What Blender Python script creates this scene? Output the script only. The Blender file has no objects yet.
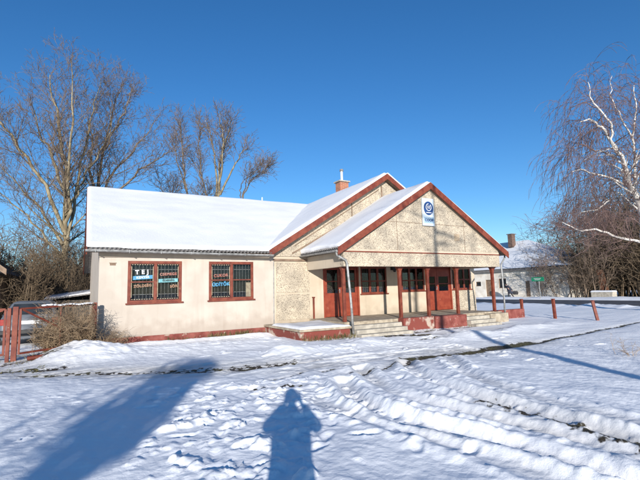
import bpy, bmesh, math, random
import numpy as np
from mathutils import Vector, Matrix
sc = bpy.context.scene
col = sc.collection
RAD = math.radians

# ---------------------------------------------------------------- camera
YAW, PITCH, ROLL, FOC = RAD(29.555), RAD(6.633), RAD(-1.55), 421.967
F = Vector((math.sin(YAW)*math.cos(PITCH), math.cos(YAW)*math.cos(PITCH), math.sin(PITCH)))
R0 = Vector((math.cos(YAW), -math.sin(YAW), 0)); U0 = R0.cross(F)
R_ = R0*math.cos(ROLL)+U0*math.sin(ROLL); U_ = -R0*math.sin(ROLL)+U0*math.cos(ROLL)
EYE = Vector((0, 0, 1.6))
cd = bpy.data.cameras.new('camera'); cam = bpy.data.objects.new('camera', cd); col.objects.link(cam)
M = Matrix((R_, U_, -F)).transposed().to_4x4(); M.translation = EYE; cam.matrix_world = M
cd.sensor_width = 36; cd.lens = FOC/640*36; cd.clip_start = 0.02; cd.clip_end = 3000
sc.camera = cam

# ---------------------------------------------------------------- light
AZ, EL = RAD(25.5), RAD(13.1)            # direction the light travels, measured from +Y towards +X
w = bpy.data.worlds.new('World'); sc.world = w; w.use_nodes = True
nt = w.node_tree; bg = nt.nodes['Background']
sky = nt.nodes.new('ShaderNodeTexSky'); sky.sky_type = 'NISHITA'; sky.sun_disc = False
sky.sun_elevation = EL; sky.sun_rotation = AZ+math.pi
sky.altitude = 300; sky.air_density = 1.0; sky.dust_density = 0.15; sky.ozone_density = 4.0
hsv = nt.nodes.new('ShaderNodeHueSaturation'); hsv.inputs['Saturation'].default_value = 1.17; hsv.inputs['Hue'].default_value = .504
nt.links.new(sky.outputs[0], hsv.inputs['Color']); nt.links.new(hsv.outputs[0], bg.inputs[0]); bg.inputs[1].default_value = 0.12
sd = bpy.data.lights.new('sun', 'SUN'); sun = bpy.data.objects.new('sun', sd); col.objects.link(sun)
sd.energy = 5.0; sd.angle = RAD(0.5); sd.color = (1, 0.95, 0.89)
LD = Vector((math.sin(AZ)*math.cos(EL), math.cos(AZ)*math.cos(EL), -math.sin(EL)))
sun.rotation_euler = LD.to_track_quat('-Z', 'Y').to_euler()
sc.view_settings.view_transform = 'Standard'; sc.view_settings.look = 'None'
sc.view_settings.gamma = 1; sc.view_settings.use_curve_mapping = False
sc.view_settings.exposure = 0.46

# ---------------------------------------------------------------- materials
def mat(name, c, rough=.8, c2=None, scale=5, detail=4, bump=0, bscale=None, metal=0, lo=.4, hi=.6, spec=None, stretch=None, worn=None, wlo=.62, wscale=14):
    m = bpy.data.materials.new(name); m.use_nodes = True; n = m.node_tree.nodes; l = m.node_tree.links
    b = n['Principled BSDF']; b.inputs['Roughness'].default_value = rough; b.inputs['Metallic'].default_value = metal
    b.inputs['Base Color'].default_value = (*c, 1)
    if spec is not None: b.inputs['Specular IOR Level'].default_value = spec
    tc = n.new('ShaderNodeTexCoord'); vec = tc.outputs['Object']
    if stretch:
        mp = n.new('ShaderNodeMapping'); mp.inputs['Scale'].default_value = stretch; l.new(vec, mp.inputs[0]); vec = mp.outputs[0]
    if c2:
        t = n.new('ShaderNodeTexNoise'); t.inputs['Scale'].default_value = scale; t.inputs['Detail'].default_value = detail
        l.new(vec, t.inputs['Vector'])
        r = n.new('ShaderNodeValToRGB'); r.color_ramp.elements[0].position = lo; r.color_ramp.elements[1].position = hi
        r.color_ramp.elements[0].color = (*c, 1); r.color_ramp.elements[1].color = (*c2, 1)
        l.new(t.outputs['Fac'], r.inputs[0]); l.new(r.outputs[0], b.inputs['Base Color'])
    if worn:
        src = b.inputs['Base Color'].links[0].from_socket
        t3 = n.new('ShaderNodeTexNoise'); t3.inputs['Scale'].default_value = wscale; t3.inputs['Detail'].default_value = 9; t3.inputs['Roughness'].default_value = .65
        l.new(tc.outputs['Object'], t3.inputs['Vector'])
        r3 = n.new('ShaderNodeValToRGB'); r3.color_ramp.elements[0].position = wlo; r3.color_ramp.elements[1].position = wlo+.05; l.new(t3.outputs['Fac'], r3.inputs[0])
        m3 = n.new('ShaderNodeMix'); m3.data_type = 'RGBA'; l.new(r3.outputs[0], m3.inputs[0]); l.new(src, m3.inputs[6]); m3.inputs[7].default_value = (*worn, 1)
        l.new(m3.outputs[2], b.inputs['Base Color'])
    if bump:
        t2 = n.new('ShaderNodeTexNoise'); t2.inputs['Scale'].default_value = bscale or scale*3; t2.inputs['Detail'].default_value = 5
        l.new(vec, t2.inputs['Vector'])
        bp = n.new('ShaderNodeBump'); bp.inputs['Strength'].default_value = 1; bp.inputs['Distance'].default_value = bump
        l.new(t2.outputs['Fac'], bp.inputs['Height']); l.new(bp.outputs[0], b.inputs['Normal'])
    return m

def snow_mat(name, bare=False):
    m = bpy.data.materials.new(name); m.use_nodes = True; n = m.node_tree.nodes; l = m.node_tree.links
    b = n['Principled BSDF']; b.inputs['Roughness'].default_value = .65; b.inputs['Specular IOR Level'].default_value = .3
    tc = n.new('ShaderNodeTexCoord')
    def noise(s, d=5):
        t = n.new('ShaderNodeTexNoise'); t.inputs['Scale'].default_value = s; t.inputs['Detail'].default_value = d
        l.new(tc.outputs['Object'], t.inputs['Vector']); return t.outputs['Fac']
    def ramp(src, a, c, ca, cb):
        r = n.new('ShaderNodeValToRGB'); r.color_ramp.elements[0].position = a; r.color_ramp.elements[1].position = c
        r.color_ramp.elements[0].color = (*ca, 1); r.color_ramp.elements[1].color = (*cb, 1); l.new(src, r.inputs[0]); return r.outputs[0]
    c = ramp(noise(1.3 if bare else .5), .3, .7, *(((.82, .83, .845), (.88, .885, .885)) if bare else ((.66, .67, .69), (.73, .735, .74))))
    if bare:
        at = n.new('ShaderNodeAttribute'); at.attribute_name = 'bare'
        dirt = ramp(noise(1.7), .42, .6, (.045, .035, .025), (.085, .075, .03))
        dirt2 = ramp(noise(30), .35, .65, (.4, .4, .4), (1.3, 1.3, 1.3))
        mm = n.new('ShaderNodeMix'); mm.data_type = 'RGBA'; mm.blend_type = 'MULTIPLY'; mm.inputs[0].default_value = 1
        l.new(dirt, mm.inputs[6]); l.new(dirt2, mm.inputs[7])
        ad = n.new('ShaderNodeMath'); ad.operation = 'ADD'
        no = n.new('ShaderNodeMath'); no.operation = 'MULTIPLY_ADD'; no.inputs[1].default_value = 1.5; no.inputs[2].default_value = -.75
        l.new(noise(9, 8), no.inputs[0]); l.new(at.outputs['Fac'], ad.inputs[0]); l.new(no.outputs[0], ad.inputs[1])
        f = ramp(ad.outputs[0], .42, .56, (0, 0, 0), (1, 1, 1))
        # dirty packed snow: a grey tint where 'dirty' attribute is high
        at2 = n.new('ShaderNodeAttribute'); at2.attribute_name = 'dirty'
        m2 = n.new('ShaderNodeMix'); m2.data_type = 'RGBA'; l.new(at2.outputs['Fac'], m2.inputs[0])
        l.new(c, m2.inputs[6]); m2.inputs[7].default_value = (.42, .40, .37, 1)
        m3 = n.new('ShaderNodeMix'); m3.data_type = 'RGBA'; l.new(f, m3.inputs[0]); l.new(m2.outputs[2], m3.inputs[6]); l.new(mm.outputs[2], m3.inputs[7])
        c = m3.outputs[2]
    l.new(c, b.inputs['Base Color'])
    b.inputs['Subsurface Weight'].default_value = .0
    bp = n.new('ShaderNodeBump'); bp.inputs['Distance'].default_value = .012; bp.inputs['Strength'].default_value = .8
    bp2 = n.new('ShaderNodeBump'); bp2.inputs['Distance'].default_value = .003; bp2.inputs['Strength'].default_value = .7
    l.new(noise(14, 6), bp.inputs['Height']); l.new(noise(120, 3), bp2.inputs['Height']); l.new(bp.outputs[0], bp2.inputs['Normal'])
    l.new(bp2.outputs[0], b.inputs['Normal'])
    return m

def pebble_mat(name):
    m = bpy.data.materials.new(name); m.use_nodes = True; n = m.node_tree.nodes; l = m.node_tree.links
    b = n['Principled BSDF']; b.inputs['Roughness'].default_value = .95
    tc = n.new('ShaderNodeTexCoord')
    v = n.new('ShaderNodeTexVoronoi'); v.inputs['Scale'].default_value = 48; l.new(tc.outputs['Object'], v.inputs['Vector'])
    r = n.new('ShaderNodeValToRGB'); e = r.color_ramp.elements
    e[0].position = .0; e[0].color = (.10, .08, .06, 1); e[1].position = .72; e[1].color = (.52, .45, .345, 1)
    x = e.new(.22); x.color = (.19, .155, .12, 1); y = e.new(.34); y.color = (.36, .31, .24, 1)
    l.new(v.outputs['Color'], r.inputs[0])
    t = n.new('ShaderNodeTexNoise'); t.inputs['Scale'].default_value = 1.5; t.inputs['Detail'].default_value = 9; l.new(tc.outputs['Object'], t.inputs['Vector'])
    r2 = n.new('ShaderNodeValToRGB'); r2.color_ramp.elements[0].position = .35; r2.color_ramp.elements[1].position = .62
    r2.color_ramp.elements[0].color = (.72, .715, .71, 1); r2.color_ramp.elements[1].color = (1.12, 1.1, 1.06, 1); l.new(t.outputs['Fac'], r2.inputs[0])
    mm = n.new('ShaderNodeMix'); mm.data_type = 'RGBA'; mm.blend_type = 'MULTIPLY'; mm.inputs[0].default_value = 1
    l.new(r.outputs[0], mm.inputs[6]); l.new(r2.outputs[0], mm.inputs[7]); l.new(mm.outputs[2], b.inputs['Base Color'])
    bp = n.new('ShaderNodeBump'); bp.inputs['Distance'].default_value = .008; l.new(v.outputs['Distance'], bp.inputs['Height']); bp.invert = True
    l.new(bp.outputs[0], b.inputs['Normal'])
    return m

def glass_mat(name, tint=(.55, .6, .62)):
    m = bpy.data.materials.new(name); m.use_nodes = True; n = m.node_tree.nodes; l = m.node_tree.links
    n.remove(n['Principled BSDF']); o = n['Material Output']
    tr = n.new('ShaderNodeBsdfTransparent'); tr.inputs[0].default_value = (*tint, 1)
    g = n.new('ShaderNodeBsdfGlossy'); g.inputs['Roughness'].default_value = .03; g.inputs['Color'].default_value = (.42, .45, .5, 1)
    fr = n.new('ShaderNodeFresnel'); fr.inputs[0].default_value = 1.5
    mx = n.new('ShaderNodeMixShader'); l.new(fr.outputs[0], mx.inputs[0]); l.new(tr.outputs[0], mx.inputs[1]); l.new(g.outputs[0], mx.inputs[2])
    l.new(mx.outputs[0], o.inputs[0]); return m

m_snow = snow_mat('snow'); m_ground = snow_mat('ground_snow', True)
def stained_wall(name, ca, cb, cd):
    m = mat(name, ca, .92, cb, 1.4, 6, .003, 45); n = m.node_tree.nodes; l = m.node_tree.links; b = n['Principled BSDF']
    src = b.inputs['Base Color'].links[0].from_socket; tc = n.new('ShaderNodeTexCoord'); geo = n.new('ShaderNodeNewGeometry')
    mp = n.new('ShaderNodeMapping'); mp.inputs['Scale'].default_value = (5, 5, .45); l.new(tc.outputs['Object'], mp.inputs[0])
    t = n.new('ShaderNodeTexNoise'); t.inputs['Scale'].default_value = 1; t.inputs['Detail'].default_value = 8; l.new(mp.outputs[0], t.inputs['Vector'])
    rr = n.new('ShaderNodeValToRGB'); rr.color_ramp.elements[0].position = .52; rr.color_ramp.elements[1].position = .8; l.new(t.outputs['Fac'], rr.inputs[0])
    sx = n.new('ShaderNodeSeparateXYZ'); l.new(geo.outputs['Position'], sx.inputs[0])
    t2 = n.new('ShaderNodeTexNoise'); t2.inputs['Scale'].default_value = 2.6; t2.inputs['Detail'].default_value = 9; l.new(tc.outputs['Object'], t2.inputs['Vector'])
    a = n.new('ShaderNodeMath'); a.operation = 'MULTIPLY_ADD'; a.inputs[1].default_value = -1.1; l.new(t2.outputs['Fac'], a.inputs[0]); l.new(sx.outputs[2], a.inputs[2])
    mr_ = n.new('ShaderNodeMapRange'); mr_.inputs[1].default_value = -.15; mr_.inputs[2].default_value = .28; mr_.inputs[3].default_value = .55; mr_.inputs[4].default_value = 0; l.new(a.outputs[0], mr_.inputs[0])
    mx = n.new('ShaderNodeMath'); mx.operation = 'MULTIPLY_ADD'; mx.inputs[1].default_value = .38; mx.use_clamp = True; l.new(rr.outputs[0], mx.inputs[0]); l.new(mr_.outputs[0], mx.inputs[2])
    m3 = n.new('ShaderNodeMix'); m3.data_type = 'RGBA'; l.new(mx.outputs[0], m3.inputs[0]); l.new(src, m3.inputs[6]); m3.inputs[7].default_value = (*cd, 1); l.new(m3.outputs[2], b.inputs['Base Color'])
    return m
m_wall = stained_wall('pink_render', (.42, .365, .305), (.47, .415, .35), (.31, .25, .20))
m_cream = stained_wall('cream_render', (.44, .362, .268), (.50, .42, .32), (.29, .235, .17))
m_pebble = pebble_mat('pebbledash')
m_red = mat('red_paint', (.12, .019, .008), .65, (.18, .040, .018), 5, 8, .0015, 40, worn=(.22, .13, .085), wlo=.64, wscale=9)
m_redwall = mat('red_plinth_paint', (.14, .027, .019), .85, (.26, .08, .062), 4, 8, .004, 30, lo=.35, hi=.7, worn=(.34, .27, .21), wlo=.60, wscale=7)
m_kerb = mat('worn_red_concrete', (.18, .04, .028), .9, (.38, .30, .24), 3.2, 8, .006, 25, lo=.52, hi=.62)
m_door = mat('door_red', (.19, .028, .011), .5, (.245, .046, .02), 4, 6, .001, 30, worn=(.30, .17, .10), wlo=.64, wscale=12)
m_conc = mat('concrete', (.26, .21, .15), .95, (.40, .34, .25), 5, 8, .004, 40)
m_concw = mat('pale_concrete', (.42, .38, .31), .95, (.30, .27, .22), 5, 8, .004, 40)
m_zinc = mat('zinc', (.33, .33, .32), .6, (.20, .20, .19), 8, 5, .001, 30, metal=.3)
m_sheet = mat('eternit', (.12, .11, .105), .85, (.2, .19, .18), 12, 5, .003, 40)
m_soffit = mat('soffit_wood', (.22, .15, .1), .8, (.15, .1, .065), 6, 5, .002, 40)
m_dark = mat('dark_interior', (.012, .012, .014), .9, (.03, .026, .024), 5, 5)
m_backing = mat('dark_room_backing', (.02, .018, .018), .95, (.05, .043, .038), 10, 5, .01, 20, stretch=(1, 1, .1))  # near-black colour standing in for the unlit room behind the wing windows
m_lace = mat('patterned_curtain', (.025, .016, .012), .95, (.14, .085, .06), 26, 3, .002, 40)
m_bar = mat('bar_paint', (.34, .30, .27), .5, (.22, .16, .13), 20, 4)
m_beige = mat('aged_beige', (.45, .36, .24), .8, (.34, .25, .17), 12, 4)
m_glass = glass_mat('window_glass', (.78, .82, .84)); m_brick = None
m_white = mat('white_paint', (.72, .72, .70), .5, (.6, .6, .58), 6, 5)
m_black = mat('black_rubber', (.02, .02, .022), .7, (.035, .033, .03), 8, 4)
m_bark = mat('grey_bark', (.11, .085, .06), .95, (.22, .175, .13), 5, 7, .01, 20, stretch=(1, 1, .3))
m_barky = mat('ochre_bark', (.15, .115, .065), .95, (.28, .235, .15), 5, 7, .01, 20, stretch=(1, 1, .3))
m_twig = mat('twig_brown', (.10, .07, .048), .9, (.19, .14, .10), 2, 3)
m_birch = mat('birch_bark', (.62, .58, .52), .8, (.10, .085, .075), 5, 6, .004, 20, lo=.56, hi=.66, stretch=(1, 1, 1.8))
m_btwig = mat('birch_twig', (.12, .072, .06), .85, (.20, .13, .115), 2, 3)
m_scrub = mat('scrub_bark', (.085, .06, .036), .95, (.18, .13, .08), 2.5, 5, .004, 20)
m_straw = mat('dry_stems', (.20, .135, .08), .95, (.36, .26, .16), 2.5, 4)
m_ever = mat('evergreen', (.03, .05, .022), .9, (.05, .085, .035), 3, 4)

def brick_mat():
    m = bpy.data.materials.new('chimney_brick'); m.use_nodes = True; n = m.node_tree.nodes; l = m.node_tree.links
    b = n['Principled BSDF']; b.inputs['Roughness'].default_value = .9
    tc = n.new('ShaderNodeTexCoord'); sx = n.new('ShaderNodeSeparateXYZ'); l.new(tc.outputs['Object'], sx.inputs[0])
    a = n.new('ShaderNodeMath'); a.operation = 'ADD'; l.new(sx.outputs[0], a.inputs[0]); l.new(sx.outputs[1], a.inputs[1])
    cx = n.new('ShaderNodeCombineXYZ'); l.new(a.outputs[0], cx.inputs[0]); l.new(sx.outputs[2], cx.inputs[1])
    br = n.new('ShaderNodeTexBrick'); br.inputs['Scale'].default_value = 1; br.inputs['Brick Width'].default_value = .25; br.inputs['Row Height'].default_value = .075
    br.inputs['Mortar Size'].default_value = .01; br.inputs['Color1'].default_value = (.42, .12, .045, 1); br.inputs['Color2'].default_value = (.28, .08, .035, 1); br.inputs['Mortar'].default_value = (.35, .28, .22, 1)
    l.new(cx.outputs[0], br.inputs['Vector']); l.new(br.outputs['Color'], b.inputs['Base Color']); return m
m_brick = brick_mat()

# ---------------------------------------------------------------- mesh helpers
class MB:
    def __init__(s): s.v = []; s.f = []
    def add(s, vs, fs):
        o = len(s.v); s.v += [tuple(v) for v in vs]; s.f += [tuple(i+o for i in f) for f in fs]; return s
    def box(s, x0, x1, y0, y1, z0, z1):
        return s.add([(x0,y0,z0),(x1,y0,z0),(x1,y1,z0),(x0,y1,z0),(x0,y0,z1),(x1,y0,z1),(x1,y1,z1),(x0,y1,z1)],
                     [(0,3,2,1),(4,5,6,7),(0,1,5,4),(1,2,6,5),(2,3,7,6),(3,0,4,7)])
    def bar(s, a, b, wx, wz, up=(0,0,1)):      # rectangular bar from a to b
        a = Vector(a); b = Vector(b); d = (b-a).normalized(); up = Vector(up)
        if abs(d.dot(up)) > .99: up = Vector((0,1,0))
        x = d.cross(up).normalized(); z = x.cross(d)
        vs = [p+x*sx*wx/2+z*sz*wz/2 for p in (a, b) for sx, sz in ((-1,-1),(1,-1),(1,1),(-1,1))]
        return s.add(vs, [(0,1,2,3),(7,6,5,4),(0,4,5,1),(1,5,6,2),(2,6,7,3),(3,7,4,0)])
    def tube(s, pts, rs, k=8, cap=True):
        pts = [Vector(p) for p in pts]; n = len(pts)
        if not hasattr(rs, '__len__'): rs = [rs]*n
        t = (pts[1]-pts[0]).normalized(); u = t.orthogonal().normalized(); o = len(s.v)
        for i, p in enumerate(pts):
            t = (pts[min(i+1,n-1)]-pts[max(i-1,0)])
            if t.length < 1e-9: t = Vector((0,0,1))
            t.normalize(); u = (u-t*u.dot(t)); u = u.normalized() if u.length > 1e-6 else t.orthogonal().normalized(); w_ = t.cross(u)
            for j in range(k):
                a = 2*math.pi*j/k; q = p+(u*math.cos(a)+w_*math.sin(a))*rs[i]; s.v.append((q.x,q.y,q.z))
        for i in range(n-1):
            for j in range(k):
                a = o+i*k+j; b = o+i*k+(j+1)%k; s.f.append((a,b,b+k,a+k))
        if cap:
            s.f.append(tuple(o+j for j in reversed(range(k)))); s.f.append(tuple(o+(n-1)*k+j for j in range(k)))
        return s
    def prism(s, poly, d):      # polygon of 3D points extruded by vector d
        n = len(poly); d = Vector(d); vs = [Vector(p) for p in poly]; vs += [p+d for p in vs]
        fs = [tuple(range(n)), tuple(reversed(range(n, 2*n)))]+[(i+n, (i+1)%n+n, (i+1)%n, i) for i in range(n)]
        return s.add(vs, fs)
    def sphere(s, c, rx, ry, rz, nu=12, nv=8):
        o = len(s.v)
        for i in range(nv+1):
            th = math.pi*i/nv
            for j in range(nu):
                ph = 2*math.pi*j/nu; s.v.append((c[0]+rx*math.sin(th)*math.cos(ph), c[1]+ry*math.sin(th)*math.sin(ph), c[2]+rz*math.cos(th)))
        for i in range(nv):
            for j in range(nu):
                a = o+i*nu+j; b = o+i*nu+(j+1)%nu; s.f.append((a, a+nu, b+nu, b))
        return s
    def loft(s, rings, close=True):
        o = len(s.v); k = len(rings[0])
        for r in rings: s.v += [tuple(p) for p in r]
        for i in range(len(rings)-1):
            for j in range(k):
                a = o+i*k+j; b = o+i*k+(j+1)%k; s.f.append((a,b,b+k,a+k))
        if close: s.f.append(tuple(o+j for j in reversed(range(k)))); s.f.append(tuple(o+(len(rings)-1)*k+j for j in range(k)))
        return s
    def build(s, name, m, parent=None, smooth=False, bevel=0, fix=True):
        me = bpy.data.meshes.new(name); off = Vector((0,0,0))
        if parent is not None: off = BASE.get(parent.name, off)
        me.from_pydata([(x-off.x, y-off.y, z-off.z) for x, y, z in s.v] if off.length else s.v, [], s.f)
        if fix:
            bm = bmesh.new(); bm.from_mesh(me); bmesh.ops.recalc_face_normals(bm, faces=bm.faces); bm.to_mesh(me); bm.free()
        if smooth: me.polygons.foreach_set('use_smooth', [True]*len(me.polygons))
        me.materials.append(m)
        o = bpy.data.objects.new(name, me); col.objects.link(o)
        if parent is not None: o.parent = parent; BASE[o.name] = off
        if bevel:
            b = o.modifiers.new('bevel', 'BEVEL'); b.width = bevel; b.segments = 2; b.limit_method = 'ANGLE'; b.angle_limit = RAD(40)
        return o
BASE = {}
def tag(o, label=None, cat=None, group=None, kind=None):
    if label: o['label'] = label
    if cat: o['category'] = cat
    if group: o['group'] = group
    if kind: o['kind'] = kind
    return o
def empty(name, loc, label, cat, group=None):
    o = bpy.data.objects.new(name, None); col.objects.link(o); o.location = loc; BASE[o.name] = Vector(loc); o.empty_display_size = .3
    return tag(o, label, cat, group)
def children(o): return [c for c in bpy.data.objects if c.parent == o]
def copy_tree(o, parent=None):
    c = o.copy(); col.objects.link(c); c.parent = parent
    for ch in children(o): copy_tree(ch, c)
    return c
def text_mesh(body, size, name, m, parent, origin, xdir, zdir, ext=.003, bold=0, shear=0):
    cu = bpy.data.curves.new(name, 'FONT'); cu.body = body; cu.size = size; cu.extrude = ext; cu.align_x = 'CENTER'; cu.align_y = 'CENTER'; cu.offset = bold; cu.shear = shear; cu.space_character = 1.12
    t = bpy.data.objects.new(name+'_src', cu); col.objects.link(t)
    dg = bpy.context.evaluated_depsgraph_get(); me = bpy.data.meshes.new_from_object(t.evaluated_get(dg))
    bpy.data.objects.remove(t); bpy.data.curves.remove(cu)
    x = Vector(xdir).normalized(); z = Vector(zdir).normalized(); y = x.cross(z)
    mt = Matrix((x, z, -y)).transposed().to_4x4(); mt.translation = Vector(origin)-BASE.get(parent.name, Vector())
    me.transform(mt); me.materials.clear(); me.materials.append(m); me.name = name
    o = bpy.data.objects.new(name, me); col.objects.link(o); o.parent = parent; BASE[o.name] = BASE.get(parent.name, Vector()); return o

# value noise (numpy)
_rs = np.random.RandomState(7); _T = _rs.rand(256, 256)
def vn(x, y):
    xi = np.floor(x).astype(int); yi = np.floor(y).astype(int); fx = x-xi; fy = y-yi
    fx = fx*fx*(3-2*fx); fy = fy*fy*(3-2*fy); g = lambda a, b: _T[a & 255, b & 255]
    return (g(xi,yi)*(1-fx)*(1-fy)+g(xi+1,yi)*fx*(1-fy)+g(xi,yi+1)*(1-fx)*fy+g(xi+1,yi+1)*fx*fy)-.5
def fbm(x, y, o=4, p=.5):
    r = 0; a = 1
    for i in range(o): r = r+a*vn(x*2**i+i*17.3, y*2**i+i*31.7); a *= p
    return r
def sstep(a, b, x): t = np.clip((x-a)/(b-a), 0, 1); return t*t*(3-2*t)
def dpoly(X, Y, pts):     # distance to polyline, and parameter
    d = np.full(X.shape, 1e9)
    for (ax, ay), (bx, by) in zip(pts, pts[1:]):
        vx, vy = bx-ax, by-ay; t = np.clip(((X-ax)*vx+(Y-ay)*vy)/(vx*vx+vy*vy), 0, 1)
        d = np.minimum(d, np.hypot(X-ax-t*vx, Y-ay-t*vy))
    return d
def smoothpts(pts, n=8):
    out = []
    P = [pts[0]]+list(pts)+[pts[-1]]
    for i in range(1, len(P)-2):
        for k in range(n):
            t = k/n; a, b, c, d = [np.array(q, float) for q in P[i-1:i+3]]
            out.append(tuple(.5*((2*b)+(-a+c)*t+(2*a-5*b+4*c-d)*t*t+(-a+3*b-3*c+d)*t**3)))
    out.append(tuple(pts[-1])); return out

# ---------------------------------------------------------------- ground
def axis(c0, c1, st, lo, hi, g=1.09):
    a = list(np.arange(c0, c1, st)); s = st; x = a[-1]
    while x < hi: s = min(s*g, 60); x += s; a.append(x)
    s = st; x = c0; pre = []
    while x > lo: s = min(s*g, 60); x -= s; pre.append(x)
    return np.array(pre[::-1]+a)
gx = axis(-2.4, 12.0, .025, -900, 1500, 1.045); gy = axis(1.6, 15.0, .025, -900, 1500, 1.06)
X, Y = np.meshgrid(gx, gy)
H = .05*fbm(X*.45, Y*.45, 3)+.022*fbm(X*2.1, Y*1.6, 4)+.012*fbm(X*6, Y*3.5+X, 3)
H += .006*fbm(X*16, Y*16, 3)*(X > -2.5)*(X < 12.5)*(Y < 15)
H *= np.clip(1-(np.hypot(X, Y)-60)/60, .0, 1)
bare = np.zeros_like(H); dirty = np.zeros_like(H)
nz = fbm(X*1.1, Y*1.1, 4)
# snow slid off the roof, heaped along the wing wall
ridge = np.exp(-((Y-(12.9+.4*nz))/.85)**2)*sstep(-1.3, -.2, X)*(1-sstep(5.2, 6.6, X))
H += ridge*(.11+.06*nz+.05*fbm(X*3, Y*3, 3))
H += .30*np.exp(-(((X-.25)/.95)**2+((Y-13.2)/.95)**2))*(1+.6*nz)
H += .09*np.exp(-((Y-14.6)/.35)**2)*sstep(.4, 1.2, X)*(1-sstep(5.9, 6.3, X))
# packed strip in front of the bank, dirty
yl = np.interp(X, [-6, -1.5, 0, 1.6, 2.8, 4.7, 7.6, 10.8, 19, 30], [11.9, 11.6, 10.6, 9.4, 8.9, 8.2, 8.5, 7.8, 8.6, 9.6])
strip = np.exp(-((Y-yl)/.8)**2)*(X < 9)*(.75+1.6*np.maximum(fbm(X*.9, Y*5, 4), -.4))
H -= .05*strip; dirty += strip*(.62+.5*nz)
# bank between strip and porch
H += .10*np.exp(-((Y-(yl+1.6+.3*nz))/.6)**2)*sstep(3, 5, X)*(1-sstep(15, 19, X))*(1+nz*1.5)
# walked path in front of the steps
# dark open lines
for pts, wd, am in (([(8.0,7.45),(10.8,7.5),(14.5,7.9),(18.9,8.5),(28,9.6)], .10, .8), ([(6.6,7.6),(7.4,7.55),(8.2,7.5),(9.6,7.55),(11,7.55)], .26, .85), ([(-1,10.9),(.2,10.5),(1.2,9.9)], .22, .55), ([(1.2,9.9),(2.4,9.2),(4.2,8.9)], .30, .50), ([(7.6,11.4),(8.6,11.3)], .15, .6), ([(8.8,9.9),(9.6,9.6)], .12, .55), ([(.9,9.75),(1.64,9.35),(2.3,9.05),(3.0,8.85),(3.9,8.9)], .14, .72),
                    ([(2.5,6.75),(2.98,6.6),(3.25,6.5)], .06, .8), ([(4.5,6.9),(5.3,6.95),(6.3,7.35),(7.6,7.45)], .09, .62),
                    ([(4.9,4.1),(4.86,3.6),(4.83,3.0),(4.8,2.2)], .24, .68), ([(9.0,11.35),(9.8,11.1),(10.4,10.95)], .30, .78), ([(11.5,10.8),(12.4,10.6)], .2, .7), ([(13.5,10.6),(14.6,10.4)], .2, .66),
                    ([(-3.5,11.9),(-1.47,11.7),(-.35,11.5)], .3, .62), ([(-4,13.1),(-1.2,13.0),(-.5,13.0)], .35, .55),
                    ([(-4,14.6),(-1.2,14.6),(-.5,14.4)], .4, .5), ([(6.3,11.85),(8,11.85),(10,11.75),(13.4,11.8),(15.2,11.7)], .1, .62), ([(.6,14.86),(3,14.88),(6.2,14.86)], .07, .6),
                    ([(3.0,7.3),(3.9,7.6)], .05, .6), ([(4.2,7.4),(4.7,7.5),(5.2,7.5)], .06, .6)):
    d = dpoly(X, Y+.07*fbm(X*2, Y*2, 3), smoothpts(pts))
    g = np.exp(-(d/wd)**2); bare = np.maximum(bare, g*am); H -= .035*np.exp(-(d/(wd*1.7))**2)
    dirty += .35*np.exp(-(d/(wd*2.6))**2)
# tyre tracks crossing the yard
ruts = [[(4.9,7.2),(4.42,5.9),(4.2,4.9),(4.25,3.9),(4.4,2.9),(4.5,1.2)], [(4.0,6.4),(3.55,5.3),(3.42,4.3),(3.6,3.4),(3.8,2.6),(3.9,1.0)],
        [(6.2,7.3),(5.5,6.2),(5.1,4.9),(5.0,3.6),(4.95,2.4),(4.9,1.0)], [(7.3,7.1),(6.3,5.8),(5.8,4.6),(5.6,3.3),(5.55,1.2)], [(3.2,6.2),(3.0,5.2),(3.2,4.0),(3.35,3.0),(3.4,1.5)]]
for i, pts in enumerate(ruts):
    sp = smoothpts(pts); d = dpoly(X, Y, sp); wv = .55+1.5*np.abs(vn(X*.7+i*5, Y*.7)+.07*vn(X*5, Y*5))
    dep = [.045, .085, .05, .03, .02][i]
    H -= dep*wv*np.exp(-(d/.12)**4)
    H += dep*1.1*wv*np.exp(-((d-.24)/.085)**2)*(1+.5*vn(X*2.3+4, Y*2.3))+.012*np.exp(-((d-.25)/.13)**2)*fbm(X*14, Y*14, 3)
    H += .003*np.exp(-(d/.12)**4)*np.sin((Y*1.0+X*.6)*46+9*vn(X*2,Y*2))*np.clip(2*vn(X*.8+9, Y*.8)+.7, 0, 1)     # tread
    dirty += .45*np.exp(-(d/.15)**4)*(.5+vn(X*2, Y*2))
    lum = np.exp(-((d-.3)/.2)**2); H += .014*lum*np.maximum(0, vn(X*8+3, Y*8))*2
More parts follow.
